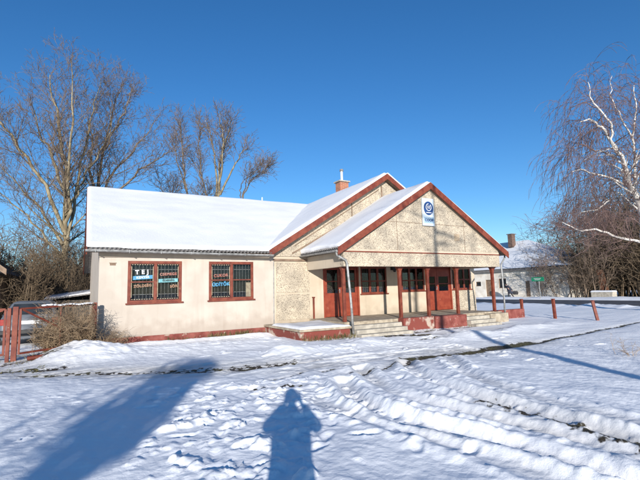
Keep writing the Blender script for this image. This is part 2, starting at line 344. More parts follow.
# clods of broken snow
rnd = random.Random(3)
def clods(n, region, rlo, rhi, hh=.30):
    for _ in range(n):
        cx, cy = region(rnd); r = rnd.uniform(rlo, rhi)*rnd.uniform(.6, 1); a = rnd.uniform(.65, 1.5); th = rnd.uniform(0, 3.14)
        i0, i1 = np.searchsorted(gx, [cx-2*r, cx+2*r]); j0, j1 = np.searchsorted(gy, [cy-2*r, cy+2*r])
        if i1-i0 < 2 or j1-j0 < 2: continue
        x = X[j0:j1, i0:i1]-cx; y = Y[j0:j1, i0:i1]-cy; xx = X[j0:j1,i0:i1]; yy = Y[j0:j1,i0:i1]; x = x+.5*r*fbm(xx*11, yy*11, 3); y = y+.5*r*fbm(xx*11+40, yy*11, 3); u = (x*math.cos(th)+y*math.sin(th))/(r*a); v = (-x*math.sin(th)+y*math.cos(th))/r*a
        e = rnd.uniform(1.2, 3.5); kf = .9/r; q = (np.abs(u)**e+np.abs(v)**e)*(1+1.6*fbm(xx*kf+cx*9, yy*kf+cy*9, 4)); s = r*hh*.8*rnd.uniform(.4, 1.1)*(1+.9*fbm(xx*kf*1.7+5, yy*kf*1.7, 3))*np.clip(1-q, 0, 1)**rnd.choice([.5,.65,.9])*(1+.5*rnd.uniform(-1,1)*u)
        H[j0:j1, i0:i1] = np.maximum(H[j0:j1, i0:i1], H[j0:j1, i0:i1]*.55+s) if rnd.random() < .7 else H[j0:j1, i0:i1]+s*.6
def reg_band(r):
    y = r.uniform(2.6, 7.2); u = .10+.44*r.random()**.6; return (y*u, y)
clods(210, reg_band, .05, .18, .42)
clods(200, reg_band, .02, .07, .5)
clods(40, lambda r: (r.uniform(-.6, 1.6), r.uniform(6.0, 8.8)), .03, .12)
clods(16, lambda r: (r.gauss(3.7, .12), r.uniform(2.1, 2.7)), .03, .07, .3)
clods(420, lambda r: (r.uniform(3.3, 6.0), r.uniform(2, 7.2)), .015, .05, .6)
clods(26, lambda r: (r.uniform(2.0, 3.2), r.uniform(3.2, 5.6)), .03, .10)
clods(120, lambda r: (r.uniform(4, 13), r.uniform(8.6, 11.6)), .02, .08, .6)
clods(150, lambda r: (r.uniform(-.7, 6), r.uniform(11.8, 14.3)), .03, .13)
clods(40, lambda r: (r.uniform(6.5, 12), r.uniform(4.0, 7.2)), .03, .08, .3)
# footprints
for _ in range(130):
    cx, cy = (rnd.uniform(2.5, 12), rnd.uniform(5.5, 11.3)) if _ < 80 else (rnd.uniform(.8, 3.4), rnd.uniform(3, 8)); th = rnd.gauss(.4, .6)
    i0, i1 = np.searchsorted(gx, [cx-.4, cx+.4]); j0, j1 = np.searchsorted(gy, [cy-.4, cy+.4])
    x = X[j0:j1, i0:i1]-cx; y = Y[j0:j1, i0:i1]-cy; u = (x*math.cos(th)+y*math.sin(th))/.14; v = (-x*math.sin(th)+y*math.cos(th))/.055
    H[j0:j1, i0:i1] += -.022*np.exp(-(u**4+v**4))+.007*np.exp(-((np.sqrt(u*u+v*v)-1.5)/.4)**2)
# photographer's trampled spot, kept clear of the lens
H -= .05*np.exp(-((X+.1)**2+(Y+.3)**2)/.6)
H = np.where((X > .6) & (X < 17.4) & (Y > 15.1) & (Y < 30), -.1, H)
H -= .25*sstep(29.5, 30.6, X)*(1-sstep(38.2, 39.5, X))
H += .22*np.exp(-((X-40.6)/1.1)**2)*(1+.8*fbm(X*.5, Y*.5, 3))+.16*np.exp(-((X-28.6)/.8)**2)*(1+nz)
dirty = np.clip(dirty, 0, .75); nv = X.size; nx = len(gx); ny = len(gy)
me = bpy.data.meshes.new('ground'); me.vertices.add(nv)
me.vertices.foreach_set('co', np.stack([X, Y, H], -1).ravel().astype(np.float32))
idx = np.arange(nv).reshape(ny, nx); q = np.stack([idx[:-1,:-1], idx[:-1,1:], idx[1:,1:], idx[1:,:-1]], -1).reshape(-1, 4)
me.loops.add(q.size); me.loops.foreach_set('vertex_index', q.ravel().astype(np.int32)); me.polygons.add(len(q))
me.polygons.foreach_set('loop_start', np.arange(0, q.size, 4, dtype=np.int32)); me.polygons.foreach_set('loop_total', np.full(len(q), 4, np.int32))
me.polygons.foreach_set('use_smooth', np.ones(len(q), bool)); me.update(calc_edges=True); me.materials.append(m_ground)
for nm, arr in (('bare', bare), ('dirty', dirty)):
    a = me.attributes.new(nm, 'FLOAT', 'POINT'); a.data.foreach_set('value', arr.ravel().astype(np.float32))
g = bpy.data.objects.new('ground', me); col.objects.link(g); tag(g, 'snow covered yard with tyre tracks and clods', kind='structure')
def gh(x, y): return float(H[min(np.searchsorted(gy, y), ny-1), min(np.searchsorted(gx, x), nx-1)])

# road behind the yard
m_asph = mat('asphalt', (.045, .045, .048), .75, (.085, .085, .09), 1.2, 6, .004, 60)
rb = MB(); ys = list(np.arange(-90, 150, 3.0))
prof = [(29.9,-.12),(30.5,.02),(31.2,.06),(34.3,.12),(37.4,.06),(38.1,.02),(38.6,-.12)]
for i, y in enumerate(ys):
    for (x, z) in prof: rb.v.append((x+.12*(y-20)*-.02, y, z))
k = len(prof)
for i in range(len(ys)-1):
    for j in range(k-1): rb.f.append((i*k+j, i*k+j+1, (i+1)*k+j+1, (i+1)*k+j))
tag(rb.build('road', m_asph, fix=False), 'dark cleared asphalt road crossing behind the yard', kind='structure')

# ---------------------------------------------------------------- shop building
YW = 15.0; ZF = .44
bld = empty('village_shop', (9, 15, 0), 'single storey village shop with snowy gabled roofs, pink wing and red posted porch', 'shop building')

def wall_panel(mb, xs, zs, holes, y0, th):   # wall in X-Z with rectangular holes (x0,x1,z0,z1)
    xs = sorted(set([round(x, 4) for x in xs]+[h[i] for h in holes for i in (0, 1)])); zs = sorted(set([round(z, 4) for z in zs]+[h[i] for h in holes for i in (2, 3)]))
    hole = lambda x, z: any(h[0]-1e-6 < x < h[1]+1e-6 and h[2]-1e-6 < z < h[3]+1e-6 for h in holes)
    for a, b in zip(xs, xs[1:]):
        for c, d in zip(zs, zs[1:]):
            if hole((a+b)/2, (c+d)/2): continue
            mb.add([(a,y0,c),(b,y0,c),(b,y0,d),(a,y0,d)], [(0,1,2,3)]); mb.add([(a,y0+th,c),(b,y0+th,c),(b,y0+th,d),(a,y0+th,d)], [(3,2,1,0)])
    for x0, x1, z0, z1 in holes:
        mb.add([(x0,y0,z0),(x1,y0,z0),(x1,y0+th,z0),(x0,y0+th,z0),(x0,y0,z1),(x1,y0,z1),(x1,y0+th,z1),(x0,y0+th,z1)], [(0,1,2,3),(7,6,5,4),(0,3,7,4),(1,5,6,2)])
WIN = [(1.31, 3.01), (3.94, 5.60)]; WZ = (1.30, 2.68)
wm = MB(); wall_panel(wm, [.48, 6.44], [-.1, 3.02], [(a, b, *WZ) for a, b in WIN], YW, .3)
wm.add([(.48,15,-.1),(.48,29,-.1),(.48,29,3.02),(.48,22.05,6.4),(.48,15,3.02)], [(0,1,2,3,4)])
wm.add([(.48,29,-.1),(6.5,29,-.1),(6.5,29,3.02),(.48,29,3.02)], [(0,1,2,3)])
wm.build('wing_wall', m_wall, bld, fix=False)
pl = MB(); pl.box(.44, 6.04, YW-.035, YW+.0, -.1, .24); pl.box(.44, .479, YW, 29, -.1, .24); pl.build('plinth', m_redwall, bld)
# white-cream corner strip and cornice of wing
cn = MB(); cn.box(.46, 6.3, 14.93, YW-.002, 2.80, 2.98); cn.build('cornice', m_cream, bld)
so = MB(); so.box(.12, 6.2, 14.62, 14.93, 2.93, 2.955); so.build('soffit', m_soffit, bld)

# main gable wall with doors and windows
DL = (8.60, 10.36, ZF, 2.54); PW = [(10.46, 11.87, 1.34, 2.5), (12.71, 14.11, 1.40, 2.5), (15.92, 17.22, 1.40, 2.5)]; DM = (14.16, 15.86, ZF, 2.52)
mw = MB(); wall_panel(mw, [6.44, 17.53], [-.1, 2.9], [DL, DM]+PW, YW, .3)
mw.add([(17.53,15,-.1),(17.53,29,-.1),(17.53,29,3.0),(17.53,15,3.0)], [(0,1,2,3)])
mw.add([(6.5,29,0),(17.53,29,0),(17.53,29,3),(11.9,29,6.4),(6.5,29,3)], [(0,1,2,3,4)])
mw.build('main_wall', m_cream, bld, fix=False)
gm = MB(); gm.prism([(6.42,14.955,2.9),(17.55,14.955,2.9),(17.55,14.955,3.04),(11.9,14.955,6.5),(6.42,14.955,3.06)], (0,.3,0)); gm.build('gable_wall', m_pebble, bld)
# pebble panels on the main wall
for q_ in ((6.52,7.96,14.975,YW-.002,.46,1.43),(6.52,7.96,14.975,YW-.002,1.50,2.66),(15.92,17.50,14.985,YW-.002,.44,1.33)):
    pp = MB(); pp.box(*q_); pp.build('pebble_panel', m_pebble, bld)
tr = MB(); tr.box(6.40, 8.4, 14.93, YW-.05, 2.72, 2.80); tr.bar((7.2,14.945,3.02),(11.1,14.945,5.15),.03,.05); tr.bar((7.3,14.945,3.32),(11.6,14.945,6.0),.03,.03)
tr.bar((10.1,14.945,4.55),(10.1,14.945,5.25),.03,.03); tr.box(11.72, 11.80, 14.94, 14.954, 4.6, 6.2); tr.build('wall_joint', m_soffit, bld)
st = MB(); st.tube([(6.4,14.975,.35),(6.42,14.975,2.7)],.018,6); st.build('cable_duct', m_zinc, bld)

# windows
def window(parent, x0, x1, z0, z1, y, cols, rows, sill=True, bars=None, fw=.095, fm=None, curtain_or_backing=None, grille_m=None):
    fm = fm or m_red
    fr = MB(); fr.box(x0,x1,y+.01,y+.09,z1-fw,z1); fr.box(x0,x1,y+.01,y+.09,z0,z0+fw); fr.box(x0,x0+fw,y+.01,y+.09,z0+fw,z1-fw); fr.box(x1-fw,x1,y+.01,y+.09,z0+fw,z1-fw)
    xs = [x0+fw+(x1-x0-2*fw)*i/cols for i in range(cols+1)]
    for x in xs[1:-1]: fr.box(x-.05,x+.05,y+.013,y+.085,z0+fw,z1-fw)
    wo = fr.build('window', fm, parent, bevel=.006)
    for i in range(cols):
        a = xs[i]+(.05 if i else 0); b = xs[i+1]-(.05 if i < cols-1 else 0)
        gl = MB(); gl.box(a-.01,b+.01,y+.045,y+.051,z0+fw-.01,z1-fw+.01); gl.build('pane', m_glass, wo)
    if rows:
        rr = MB()
        for i in range(cols):
            a = xs[i]+(.05 if i else 0); b = xs[i+1]-(.05 if i < cols-1 else 0)
            if rows[i] is not None: rr.box(a,b,y+.02,y+.08,rows[i]-.018,rows[i]+.018)
        if rr.v: rr.build('glazing_bar', fm, wo)
    if sill:
        s = MB(); s.box(x0-.05,x1+.05,y-.05,y+.02,z0-.04,z0+.012); s.build('sill', fm, wo, bevel=.005)
    bb = MB(); bb.box(x0,x1,y+.26,y+.28,z0,z1); bb.build('curtain_or_backing', curtain_or_backing or m_backing, wo)  # default is an added dark sheet that paints in the room's darkness
    if bars:
        gb = MB(); n = int((x1-x0-2*fw)/bars)
        for i in range(n+1):
            x = x0+fw+.03+i*bars
            if x < x1-fw: gb.tube([(x,y+.11,z0+fw*.3),(x,y+.11,z1-fw*.3)],.0075,5)
        for z in (z0+.28,(z0+z1)/2,z1-.28): gb.box(x0+.02,x1-.02,y+.118,y+.124,z-.012,z+.012)
        gb.build('grille', grille_m or m_bar, wo)
    return wo
LB = mat('lettering_blue', (.04, .19, .34), .6, (.08, .28, .44), 10, 3); LW = mat('lettering_white', (.62, .62, .62), .6, (.5, .5, .5), 10, 3)
LR = mat('lettering_red', (.30, .09, .06), .6, (.34, .17, .13), 10, 3); LO = mat('lettering_ochre', (.35, .20, .12), .6, (.26, .14, .08), 10, 3); LC = mat('lettering_cyan', (.11, .31, .34), .6, (.18, .38, .39), 10, 3)
def lace(mb, x0, x1, z0, z1, y):     # beaded edge inside the pane
    n = int((x1-x0)/.075)
    for i in range(n):
        x = x0+(i+.5)*(x1-x0)/n
        mb.box(x-.022,x+.022,y,y+.003,z1-.03,z1-.012); mb.box(x-.022,x+.022,y,y+.003,z0+.012,z0+.03)
    n = int((z1-z0)/.09)
    mb.box(x0+.004,x0+.022,y,y+.003,z0+.08,z1-.08); mb.box(x1-.022,x1-.004,y,y+.003,z0+.08,z1-.08)
w1 = window(bld, *WIN[0], *WZ, YW-.02, 2, [1.99, None], bars=.115)
w2 = window(bld, *WIN[1], *WZ, YW-.02, 2, [2.02, 2.02], bars=.115)
yl_ = YW+.022
e1 = MB(); lace(e1, 1.415, 2.10, 1.405, 2.58, yl_); lace(e1, 2.22, 2.905, 1.405, 2.58, yl_); e1.build('beaded_edging', m_beige, w1)
e2 = MB(); lace(e2, 4.045, 4.71, 1.405, 2.58, yl_); e2.build('beaded_edging', m_beige, w2)
def lett(body, x, z, size, m, wo, rot=0, bold=.004):
    text_mesh(body, size, 'lettering', m, wo, (x, yl_-.004, z), (math.cos(rot), 0, math.sin(rot)), (-math.sin(rot), 0, math.cos(rot)), .002, bold)
def band(x0, x1, z0, z1, m, wo, rot=0.06):
    b = MB(); dz = (x1-x0)*rot; b.prism([(x0,yl_,z0),(x1,yl_,z0+dz),(x1,yl_,z1+dz),(x0,yl_,z1)], (0,.003,0)); b.build('sticker_strip', m, wo)
lett('T E J', 1.74, 2.31, .19, LW, w1, .05, .007); band(1.47, 2.07, 2.06, 2.18, LB, w1, .06); lett('KENYÉR', 1.77, 2.14, .10, LW, w1, .06)
lett('ZÖLDSÉG', 1.77, 1.86, .115, LO, w1, .06); lett('CSEMEGE', 2.57, 2.24, .12, LR, w1, .04)
band(2.26, 2.9, 1.96, 2.08, LC, w1, .03); lett('ÉDESSÉG', 2.58, 2.03, .09, m_backing, w1, .03); lett('SÖR', 2.75, 1.83, .12, LO, w1, .1)
lett('CUKOR', 4.38, 2.18, .14, LR, w2, .06); lett('ÜDÍTŐK', 4.38, 1.86, .155, LB, w2, .05, .007)
cp = MB(); cp.box(5.32, 5.51, YW+.03, YW+.034, 1.40, 1.92); cp.build('cardboard_sheet', m_beige, w2)
vt = MB(); vt.box(.78, .95, YW-.01, YW-.001, 2.53, 2.60); vt.box(.76, .97, YW-.025, YW-.01, 2.60, 2.615); vt.build('vent', m_soffit, bld)

for i, (a, b, c, d) in enumerate(PW):
    wo = window(bld, a, b, c, d, YW-.01, 3, None, bars=.10, fw=.07, curtain_or_backing=m_lace, grille_m=m_bar)
    t = MB(); t.box(a+.06,b-.06,YW+.005,YW+.07,1.86,1.91); t.build('transom_bar', m_red, wo)

def door(parent, x0, x1, z0, z1, split, panes, name='door'):
    fr = MB(); fr.box(x0,x0+.07,YW-.02,YW+.1,z0,z1); fr.box(x1-.07,x1,YW-.02,YW+.1,z0,z1); fr.box(x0+.07,x1-.07,YW-.02,YW+.1,z1-.07,z1)
    dr = fr.build('door', m_door, parent, bevel=.005)
    for a, b in ((x0+.08, split-.006), (split+.006, x1-.08)):
        zz0, zz1 = panes; lf = MB(); y0, y1 = YW+.02, YW+.065
        lf.box(a,b,y0,y1,z0+.02,zz0); lf.box(a,b,y0,y1,zz1,z1-.08); lf.box(a,a+.11,y0,y1,zz0,zz1); lf.box(b-.11,b,y0,y1,zz0,zz1)
        lf.box(a+.12,b-.12,y0-.012,y0-.001,z0+.16,z0+.8)
        if (zz1-zz0) > .5: lf.box(a+.11,b-.11,y0+.002,y1-.002,(zz0+zz1)/2-.02,(zz0+zz1)/2+.02)
        lo = lf.build('door_leaf', m_door, dr, bevel=.006)
    gl = MB()
    for a, b in ((x0+.08, split-.006), (split+.006, x1-.08)): gl.box(a+.10,b-.10,YW+.04,YW+.046,panes[0]-.01,panes[1]+.01)
    gl.build('door_glass', m_glass, dr)
    cu = MB(); cu.box(x0,x1,YW+.2,YW+.22,z0,z1); cu.build('curtain_or_backing', m_lace, dr)
    hd = MB(); hd.box(split-.05,split-.02,YW+.0,YW+.02,z0+.98,z0+1.14); hd.tube([(split-.035,YW+.01,z0+1.08),(split-.035,YW-.04,z0+1.08),(split-.15,YW-.045,z0+1.08)],.009,6); hd.build('door_handle', m_zinc, dr)
    return dr
door(bld, *DL, 9.42, (1.42, 2.38)); door(bld, *DM, 14.92, (1.36, 2.05))

# roofs -------------------------------------------------------------
def zwing(y): return 3.0+.475*(y-14.6)
def snow_slab(name, c, t, nu, nv, parent, seed=0, er=.07, over=(0,0,0,0), flat=(0,0,0,0), rip=.02, sag=0):
    # c: four corners on the roof plane (bottom-left, bottom-right, top-right, top-left); rounded edges except where flat
    c = [Vector(p) for p in c]; nrm = (c[1]-c[0]).cross(c[3]-c[0]).normalized()
    if nrm.z < 0: nrm = -nrm
    o = MB(); U = np.linspace(0, 1, nu+1); V = np.linspace(0, 1, nv+1)
    ew = er*1.2; L0 = (c[1]-c[0]).length; L1 = (c[3]-c[0]).length
    # concentrate samples near the edges
    def warp(n, L):
        a = [0, .12, .3, .6, 1.0]; e = [x*ew/L for x in a]; m = np.linspace(e[-1], 1-e[-1], max(2, n-7)); return np.array(e[:-1]+list(m)+[1-x for x in e[:-1]][::-1])
    U = warp(nu, L0); V = warp(nv, L1); UU, VV = np.meshgrid(U, V); nu = len(U); nv = len(V)
    def prof(d, fl): return np.ones_like(d) if fl else np.sqrt(np.clip(1-(1-np.clip(d/ew, 0, 1))**2, 0, 1))
    h = prof(VV*L1, flat[0])*prof((1-UU)*L0, flat[1])*prof((1-VV)*L1, flat[2])*prof(UU*L0, flat[3])
    hh = t*h*(1+.45*fbm(UU*L0*.38+seed, VV*L1*.38, 4))+rip*h*fbm(UU*L0*1.7+seed*3, VV*L1*1.7, 3)
    jag = .10*fbm(UU*L0*1.5+seed, UU*0+seed, 4)*np.clip(1-VV*L1/.5, 0, 1)
    top = []; bot = []
    for j in range(nv):
        for i in range(nu):
            u, v = UU[j,i], VV[j,i]; p = (c[0]*(1-u)+c[1]*u)*(1-v)+(c[3]*(1-u)+c[2]*u)*v
            p = p+(c[3]-c[0]).normalized()*jag[j,i]
            top.append(p+nrm*(hh[j,i]+.004)); bot.append(p-nrm*.0+nrm*.002)
    fs = []
    for j in range(nv-1):
        for i in range(nu-1): a = j*nu+i; fs.append((a,a+1,a+nu+1,a+nu))
    n = nv*nu; f2 = [tuple(x+n for x in reversed(f)) for f in fs]
    per = [i for i in range(nu)]+[j*nu+nu-1 for j in range(1,nv)]+[(nv-1)*nu+i for i in range(nu-2,-1,-1)]+[j*nu for j in range(nv-2,0,-1)]
    side = [(per[(k+1)%len(per)], per[k], per[k]+n, per[(k+1)%len(per)]+n) for k in range(len(per))]
    o.add(top+bot, fs+f2+side)
    return o.build(name, m_snow, parent, smooth=True)
def corr_sheet(mb, p0, p1, up, amp=.022, per=.13, th=.012):    # corrugated sheet: edge p0->p1, running along vector up
    p0 = Vector(p0); p1 = Vector(p1); up = Vector(up); L = (p1-p0).length; n = int(L/per*6); nrm = (p1-p0).cross(up).normalized()
    vs = []; fs = []
    for i in range(n+1):
        t = i/n; q = p0+(p1-p0)*t; z = amp*math.cos(t*L/per*2*math.pi)
        for a in (q+nrm*z, q+nrm*(z+th), q+up+nrm*z, q+up+nrm*(z+th)): vs.append(a)
    for i in range(n):
        a = i*4; b = a+4; fs += [(a,b,b+2,a+2),(a+1,a+3,b+3,b+1),(a,a+1,b+1,b),(a+2,b+2,b+3,a+3)]
    mb.add(vs, fs)
# wing roof
ZR = 6.54; YR = 22.05
rw = MB(); corr_sheet(rw, (.12,14.6,2.99), (6.2,14.6,2.99), (0,7.45,3.54)); rwo = rw.build('wing_roof', m_sheet, bld, fix=False)
rk = MB(); rk.prism([(.15,14.66,2.93),(.15,YR,ZR-.09),(.15,29.5,2.93)], (.05,0,0)) if False else None
bk = MB(); bk.prism([(.12,YR,ZR),(11.7,YR,ZR),(6.3,29.6,3.0),(.12,29.6,3.0)], (0,0,-.05)); bk.build('rear_roof', m_sheet, bld)
snow_slab('roof_snow', [(.10,14.66,zwing(14.66)+.03),(6.25,14.66,zwing(14.66)+.03),(11.75,YR+.02,ZR+.03),(.10,YR+.02,ZR+.03)], .12, 90, 60, bld, 1, flat=(0,1,0,0))
snow_slab('roof_snow', [(.10,29.6,3.03),(6.2,29.6,3.03),(11.7,YR-.03,ZR+.02),(.10,YR-.03,ZR+.02)], .16, 24, 20, bld, 2)
vb = MB(); vb.bar((.11,14.58,2.93),(.11,YR,ZR-.06),.035,.2); vb.bar((.11,YR,ZR-.06),(.11,29.6,2.95),.035,.2); vb.build('bargeboard', m_red, bld)
# main roof
ZM = 6.67; XM = 11.9; XE = 6.16; XE2 = 17.64; SL = (ZM-3.1)/(XM-XE)
mr = MB(); mr.prism([(XE,14.70,3.1),(XM,14.70,ZM),(XE2,14.70,3.1),(XE2,14.70,3.02),(XM,14.70,ZM-.09),(XE,14.70,3.02)], (0,15.3,0)); mr.build('main_roof', m_sheet, bld)
snow_slab('roof_snow', [(XE-.02,30,3.12),(XE-.02,14.68,3.12),(XM+.01,14.68,ZM+.02),(XM+.01,30,ZM+.02)], .11, 60, 40, bld, 3)
snow_slab('roof_snow', [(XE2,14.68,3.12),(XE2,30,3.12),(XM-.02,30,ZM+.02),(XM-.02,14.68,ZM+.02)], .15, 40, 30, bld, 4)
def barge(x0, xm, x1, z0, zm, y, hgt=.26, th=.035):
    b = MB(); b.prism([(x0,y,z0-hgt),(xm,y,zm-hgt),(xm,y,zm),(x0,y,z0)], (0,th,0)); b.build('bargeboard', m_red, bld, bevel=.004)
    b = MB(); b.prism([(xm+.002,y,zm-hgt),(x1,y,z0-hgt),(x1,y,z0),(xm+.002,y,zm)], (0,th,0)); b.build('bargeboard', m_red, bld, bevel=.004)
barge(XE-.05, XM, XE2+.05, 3.1, ZM+.035, 14.64)
sf = MB(); sf.prism([(XE,14.68,2.98),(XM,14.68,ZM-.13),(XM,14.98,ZM-.13),(XE,14.98,2.98)], (0,0,-.02)); sf.prism([(XE2,14.68,2.98),(XM,14.68,ZM-.13),(XM,14.98,ZM-.13),(XE2,14.98,2.98)], (0,0,-.02)); sf.build('soffit', m_soffit, bld)
# porch roof
XP = 11.98; ZP = 5.66; PX0 = 7.60; PX1 = 16.36; ZPE = 2.98; YP = 12.08
pr_ = MB(); pr_.prism([(PX0,YP+.05,ZPE),(XP,YP+.05,ZP),(PX1,YP+.05,ZPE),(PX1,YP+.05,ZPE-.08),(XP,YP+.05,ZP-.09),(PX0,YP+.05,ZPE-.08)], (0,2.85,0)); pr_.build('porch_roof', m_sheet, bld)
ce = MB(); corr_sheet(ce, (PX0-.04,14.93,ZPE-.01), (PX0-.04,YP+.06,ZPE-.01), (.5,0,.306)); ce.build('roof_edge', m_sheet, bld, fix=False)
snow_slab('roof_snow', [(PX0+.05,14.95,ZPE+.06),(PX0+.05,YP+.04,ZPE+.06),(XP+.01,YP+.04,ZP+.02),(XP+.01,14.95,ZP+.02)], .12, 30, 36, bld, 5, flat=(0,0,0,1))
snow_slab('roof_snow', [(PX1,YP+.04,ZPE+.02),(PX1,14.95,ZPE+.02),(XP-.02,14.95,ZP+.02),(XP-.02,YP+.04,ZP+.02)], .12, 30, 36, bld, 6, flat=(0,1,0,0))
barge(PX0-.05, XP, PX1+.05, ZPE+.02, ZP+.045, YP, .27)
sf = MB()
for xa in (PX0, PX1): sf.prism([(xa,YP+.04,ZPE-.10),(XP,YP+.04,ZP-.13),(XP,12.3,ZP-.13),(xa,12.3,ZPE-.10)], (0,0,-.02))
sf.build('soffit', m_soffit, bld)
# pediment & beam
BZ = 2.36; BX0 = 7.86; BX1 = 15.98
pd = MB(); sl = (ZP-ZPE)/(XP-PX0)
zt = lambda x: ZP-.14-sl*abs(x-XP)
pd.prism([(BX0,12.28,2.90),(BX1,12.28,2.90),(BX1,12.28,zt(BX1)),(XP,12.28,zt(XP)),(BX0,12.28,zt(BX0))], (0,.14,0)); pd.build('pediment', m_pebble, bld)
bf = MB(); bf.box(BX0,BX1,12.26,12.48,BZ,2.86); bf.build('porch_beam', m_pebble, bld)
for q_ in ((BX0,BX0+.2,12.48,14.99,BZ,2.88),(BX1-.2,BX1,12.48,14.93,BZ,2.88)):
    bs = MB(); bs.box(*q_); bs.build('side_beam', m_cream, bld)
ln = MB(); ln.box(BX0-.01,BX1+.01,12.235,12.30,2.86,2.90); ln.build('flashing', m_red, bld)
pc = MB(); pc.box(BX0+.2,BX1-.2,12.48,14.99,2.50,2.54); pc.build('porch_ceiling', m_soffit, bld)
jt = MB()
for x in (10.3, 13.9): jt.box(x-.008,x+.008,12.272,12.279,2.92,zt(x)-.05)
jt.box(9.9,14.1,12.272,12.279,4.04,4.055); jt.bar((8.6,12.275,3.3),(11.7,12.275,5.2),.006,.02); jt.build('panel_joint', m_soffit, bld)
cb = MB(); cb.prism([(BX0,12.265,2.902),(BX1,12.265,2.902),(BX1,12.265,2.97),(BX0,12.265,2.97)], (0,.014,0))
for sgn in (-1, 1):
    xa = XP+sgn*3.95; cb.prism([(xa,12.262,zt(xa)-.10),(XP,12.262,zt(XP)-.10),(XP,12.262,zt(XP)),(xa,12.262,zt(xa))], (0,.016,0))
cb.build('border', m_cream, bld)
vg = MB(); vg.box(13.32,13.60,12.262,12.279,3.42,3.70); 
for k in range(5): vg.box(13.34,13.58,12.25,12.262,3.45+k*.05,3.475+k*.05)
vg.build('vent', m_beige, bld)
# posts
for i, x in enumerate((8.05, 10.58, 12.0, 13.62, 15.86)):
    p = MB(); p.box(x-.055,x+.055,12.545,12.655,ZF-.02,2.30)
    po = p.build('porch_post', m_red, bld, bevel=.008)
    c = MB(); hw = [.055,.06,.10,.16]; zz = [2.1,2.2,2.29,2.358]
    c.loft([[(x-h,12.6-.055-(h-.055)*.5,z),(x+h,12.6-.055-(h-.055)*.5,z),(x+h,12.6+.055,z),(x-h,12.6+.055,z)] for h, z in zip([h+.004 for h in hw], zz)]); c.build('capital', m_red, po)
# porch floor, steps, kerb walls
fl = MB(); fl.box(7.92,15.62,12.42,15.0,.0,ZF); fl.box(15.62,16.1,12.42,14.0,0,ZF-.02); fl.build('porch_floor', m_conc, bld, bevel=.01)
fl2 = MB(); fl2.box(13.5,15.62,15.0,15.02,.0,.43) ; fl2.build('threshold', m_conc, bld)
for nm, x0, x1 in (('steps', 8.08, 10.22), ('steps', 13.52, 14.95)):
    s = MB(); s.box(x0,x1,12.14,12.418,-.05,.33); s.box(x0-.02,x1+.02,11.86,12.138,-.05,.20) ; s.box(x0-.03,x1+.05,11.60,11.858,-.05,.07); s.build(nm, m_concw if x0 > 12 else m_concw, bld, bevel=.012)
kb = MB(); kb.box(10.26,11.75,12.08,12.415,-.1,.46); kb.build('porch_kerb', m_kerb, bld, bevel=.02)
kb = MB(); kb.box(11.77,13.46,12.02,12.415,-.1,.45); kb.build('porch_kerb', m_redwall, bld, bevel=.02)
kc = MB(); kc.box(14.98,16.1,12.1,12.41,-.1,.38); kc.build('porch_end_block', m_conc, bld, bevel=.015)
# left terrace
te = MB(); te.box(6.04,7.90,12.05,14.97,-.1,.27); te.build('terrace', m_kerb, bld, bevel=.02)
tt = MB(); tt.box(5.98,7.93,11.99,14.96,.272,.345); tt.build('terrace_slab', m_conc, bld, bevel=.012)
snow_slab('terrace_snow', [(6.02,12.0,.345),(7.9,12.0,.345),(7.9,14.0,.345),(6.02,14.3,.345)], .07, 24, 24, bld, 8, er=.1, rip=.05)
# gutters and pipes
def gutter(pts, r, name='gutter'):
    g_ = MB(); a, b = Vector(pts[0]), Vector(pts[1]); d = (b-a).normalized(); s = d.cross(Vector((0,0,1)))
    K = 9; vs = []; 
    for p in (a, b):
        for rr in (r, r-.006):
            for k in range(K): t = math.pi*(k/(K-1)); q = p+s*math.cos(t)*rr-Vector((0,0,1))*math.sin(t)*rr; vs.append(q)
    fs = []
    for k in range(K-1): fs += [(k,k+1,2*K+k+1,2*K+k),(K+k+1,K+k,3*K+k,3*K+k+1)]
    fs += [(0,2*K,3*K,K),(K-1,2*K-1,4*K-1,3*K-1)]; fs += [tuple(range(K)), tuple(2*K+k for k in reversed(range(K)))]
    g_.add(vs, fs); return g_.build(name, m_zinc, bld, fix=False)
gutter([(.08,14.53,2.985),(6.22,14.53,2.925)], .07)
for k in range(7):
    b = MB(); x = .35+k*.95; b.box(x-.012,x+.012,14.44,14.64,2.985-.009*k-.084,2.985-.009*k-.074); b.box(x-.012,x+.012,14.445,14.455,2.985-.009*k-.07,2.985-.009*k+.01); b.build('gutter_bracket', m_zinc, bld)
gutter([(PX0-.05,14.9,2.93),(PX0-.05,12.14,2.90)], .065)
gutter([(PX1+.07,12.1,2.93),(PX1+.07,14.9,2.95)], .065)
dp = MB(); dp.tube([(7.56,12.22,2.84),(7.57,12.22,2.74),(7.90,12.17,2.56),(7.93,12.15,2.45),(7.95,12.02,1.2),(7.96,11.95,.10)], .042, 10); dp.build('downpipe', m_zinc, bld, smooth=True)
dp = MB(); dp.tube([(16.42,12.3,2.88),(16.40,12.3,2.76),(16.02,12.22,2.46),(16.0,12.2,2.3),(16.16,12.3,.9),(16.2,12.35,.12)], .035, 10); dp.build('downpipe', m_zinc, bld, smooth=True)
lm = MB(); lm.box(12.1,12.36,14.82,14.99,2.36,2.5); lm.tube([(12.23,14.86,2.36),(12.23,14.86,2.27)],[.07,.055],10); lm.build('porch_lamp', m_black, bld)
rd = MB(); rd.box(8.07,8.13,14.90,14.96,.34,1.27); rd.box(8.05,8.15,14.88,14.98,1.27,1.30); tag(rd.build('railing_post', m_red, bld, bevel=.005))
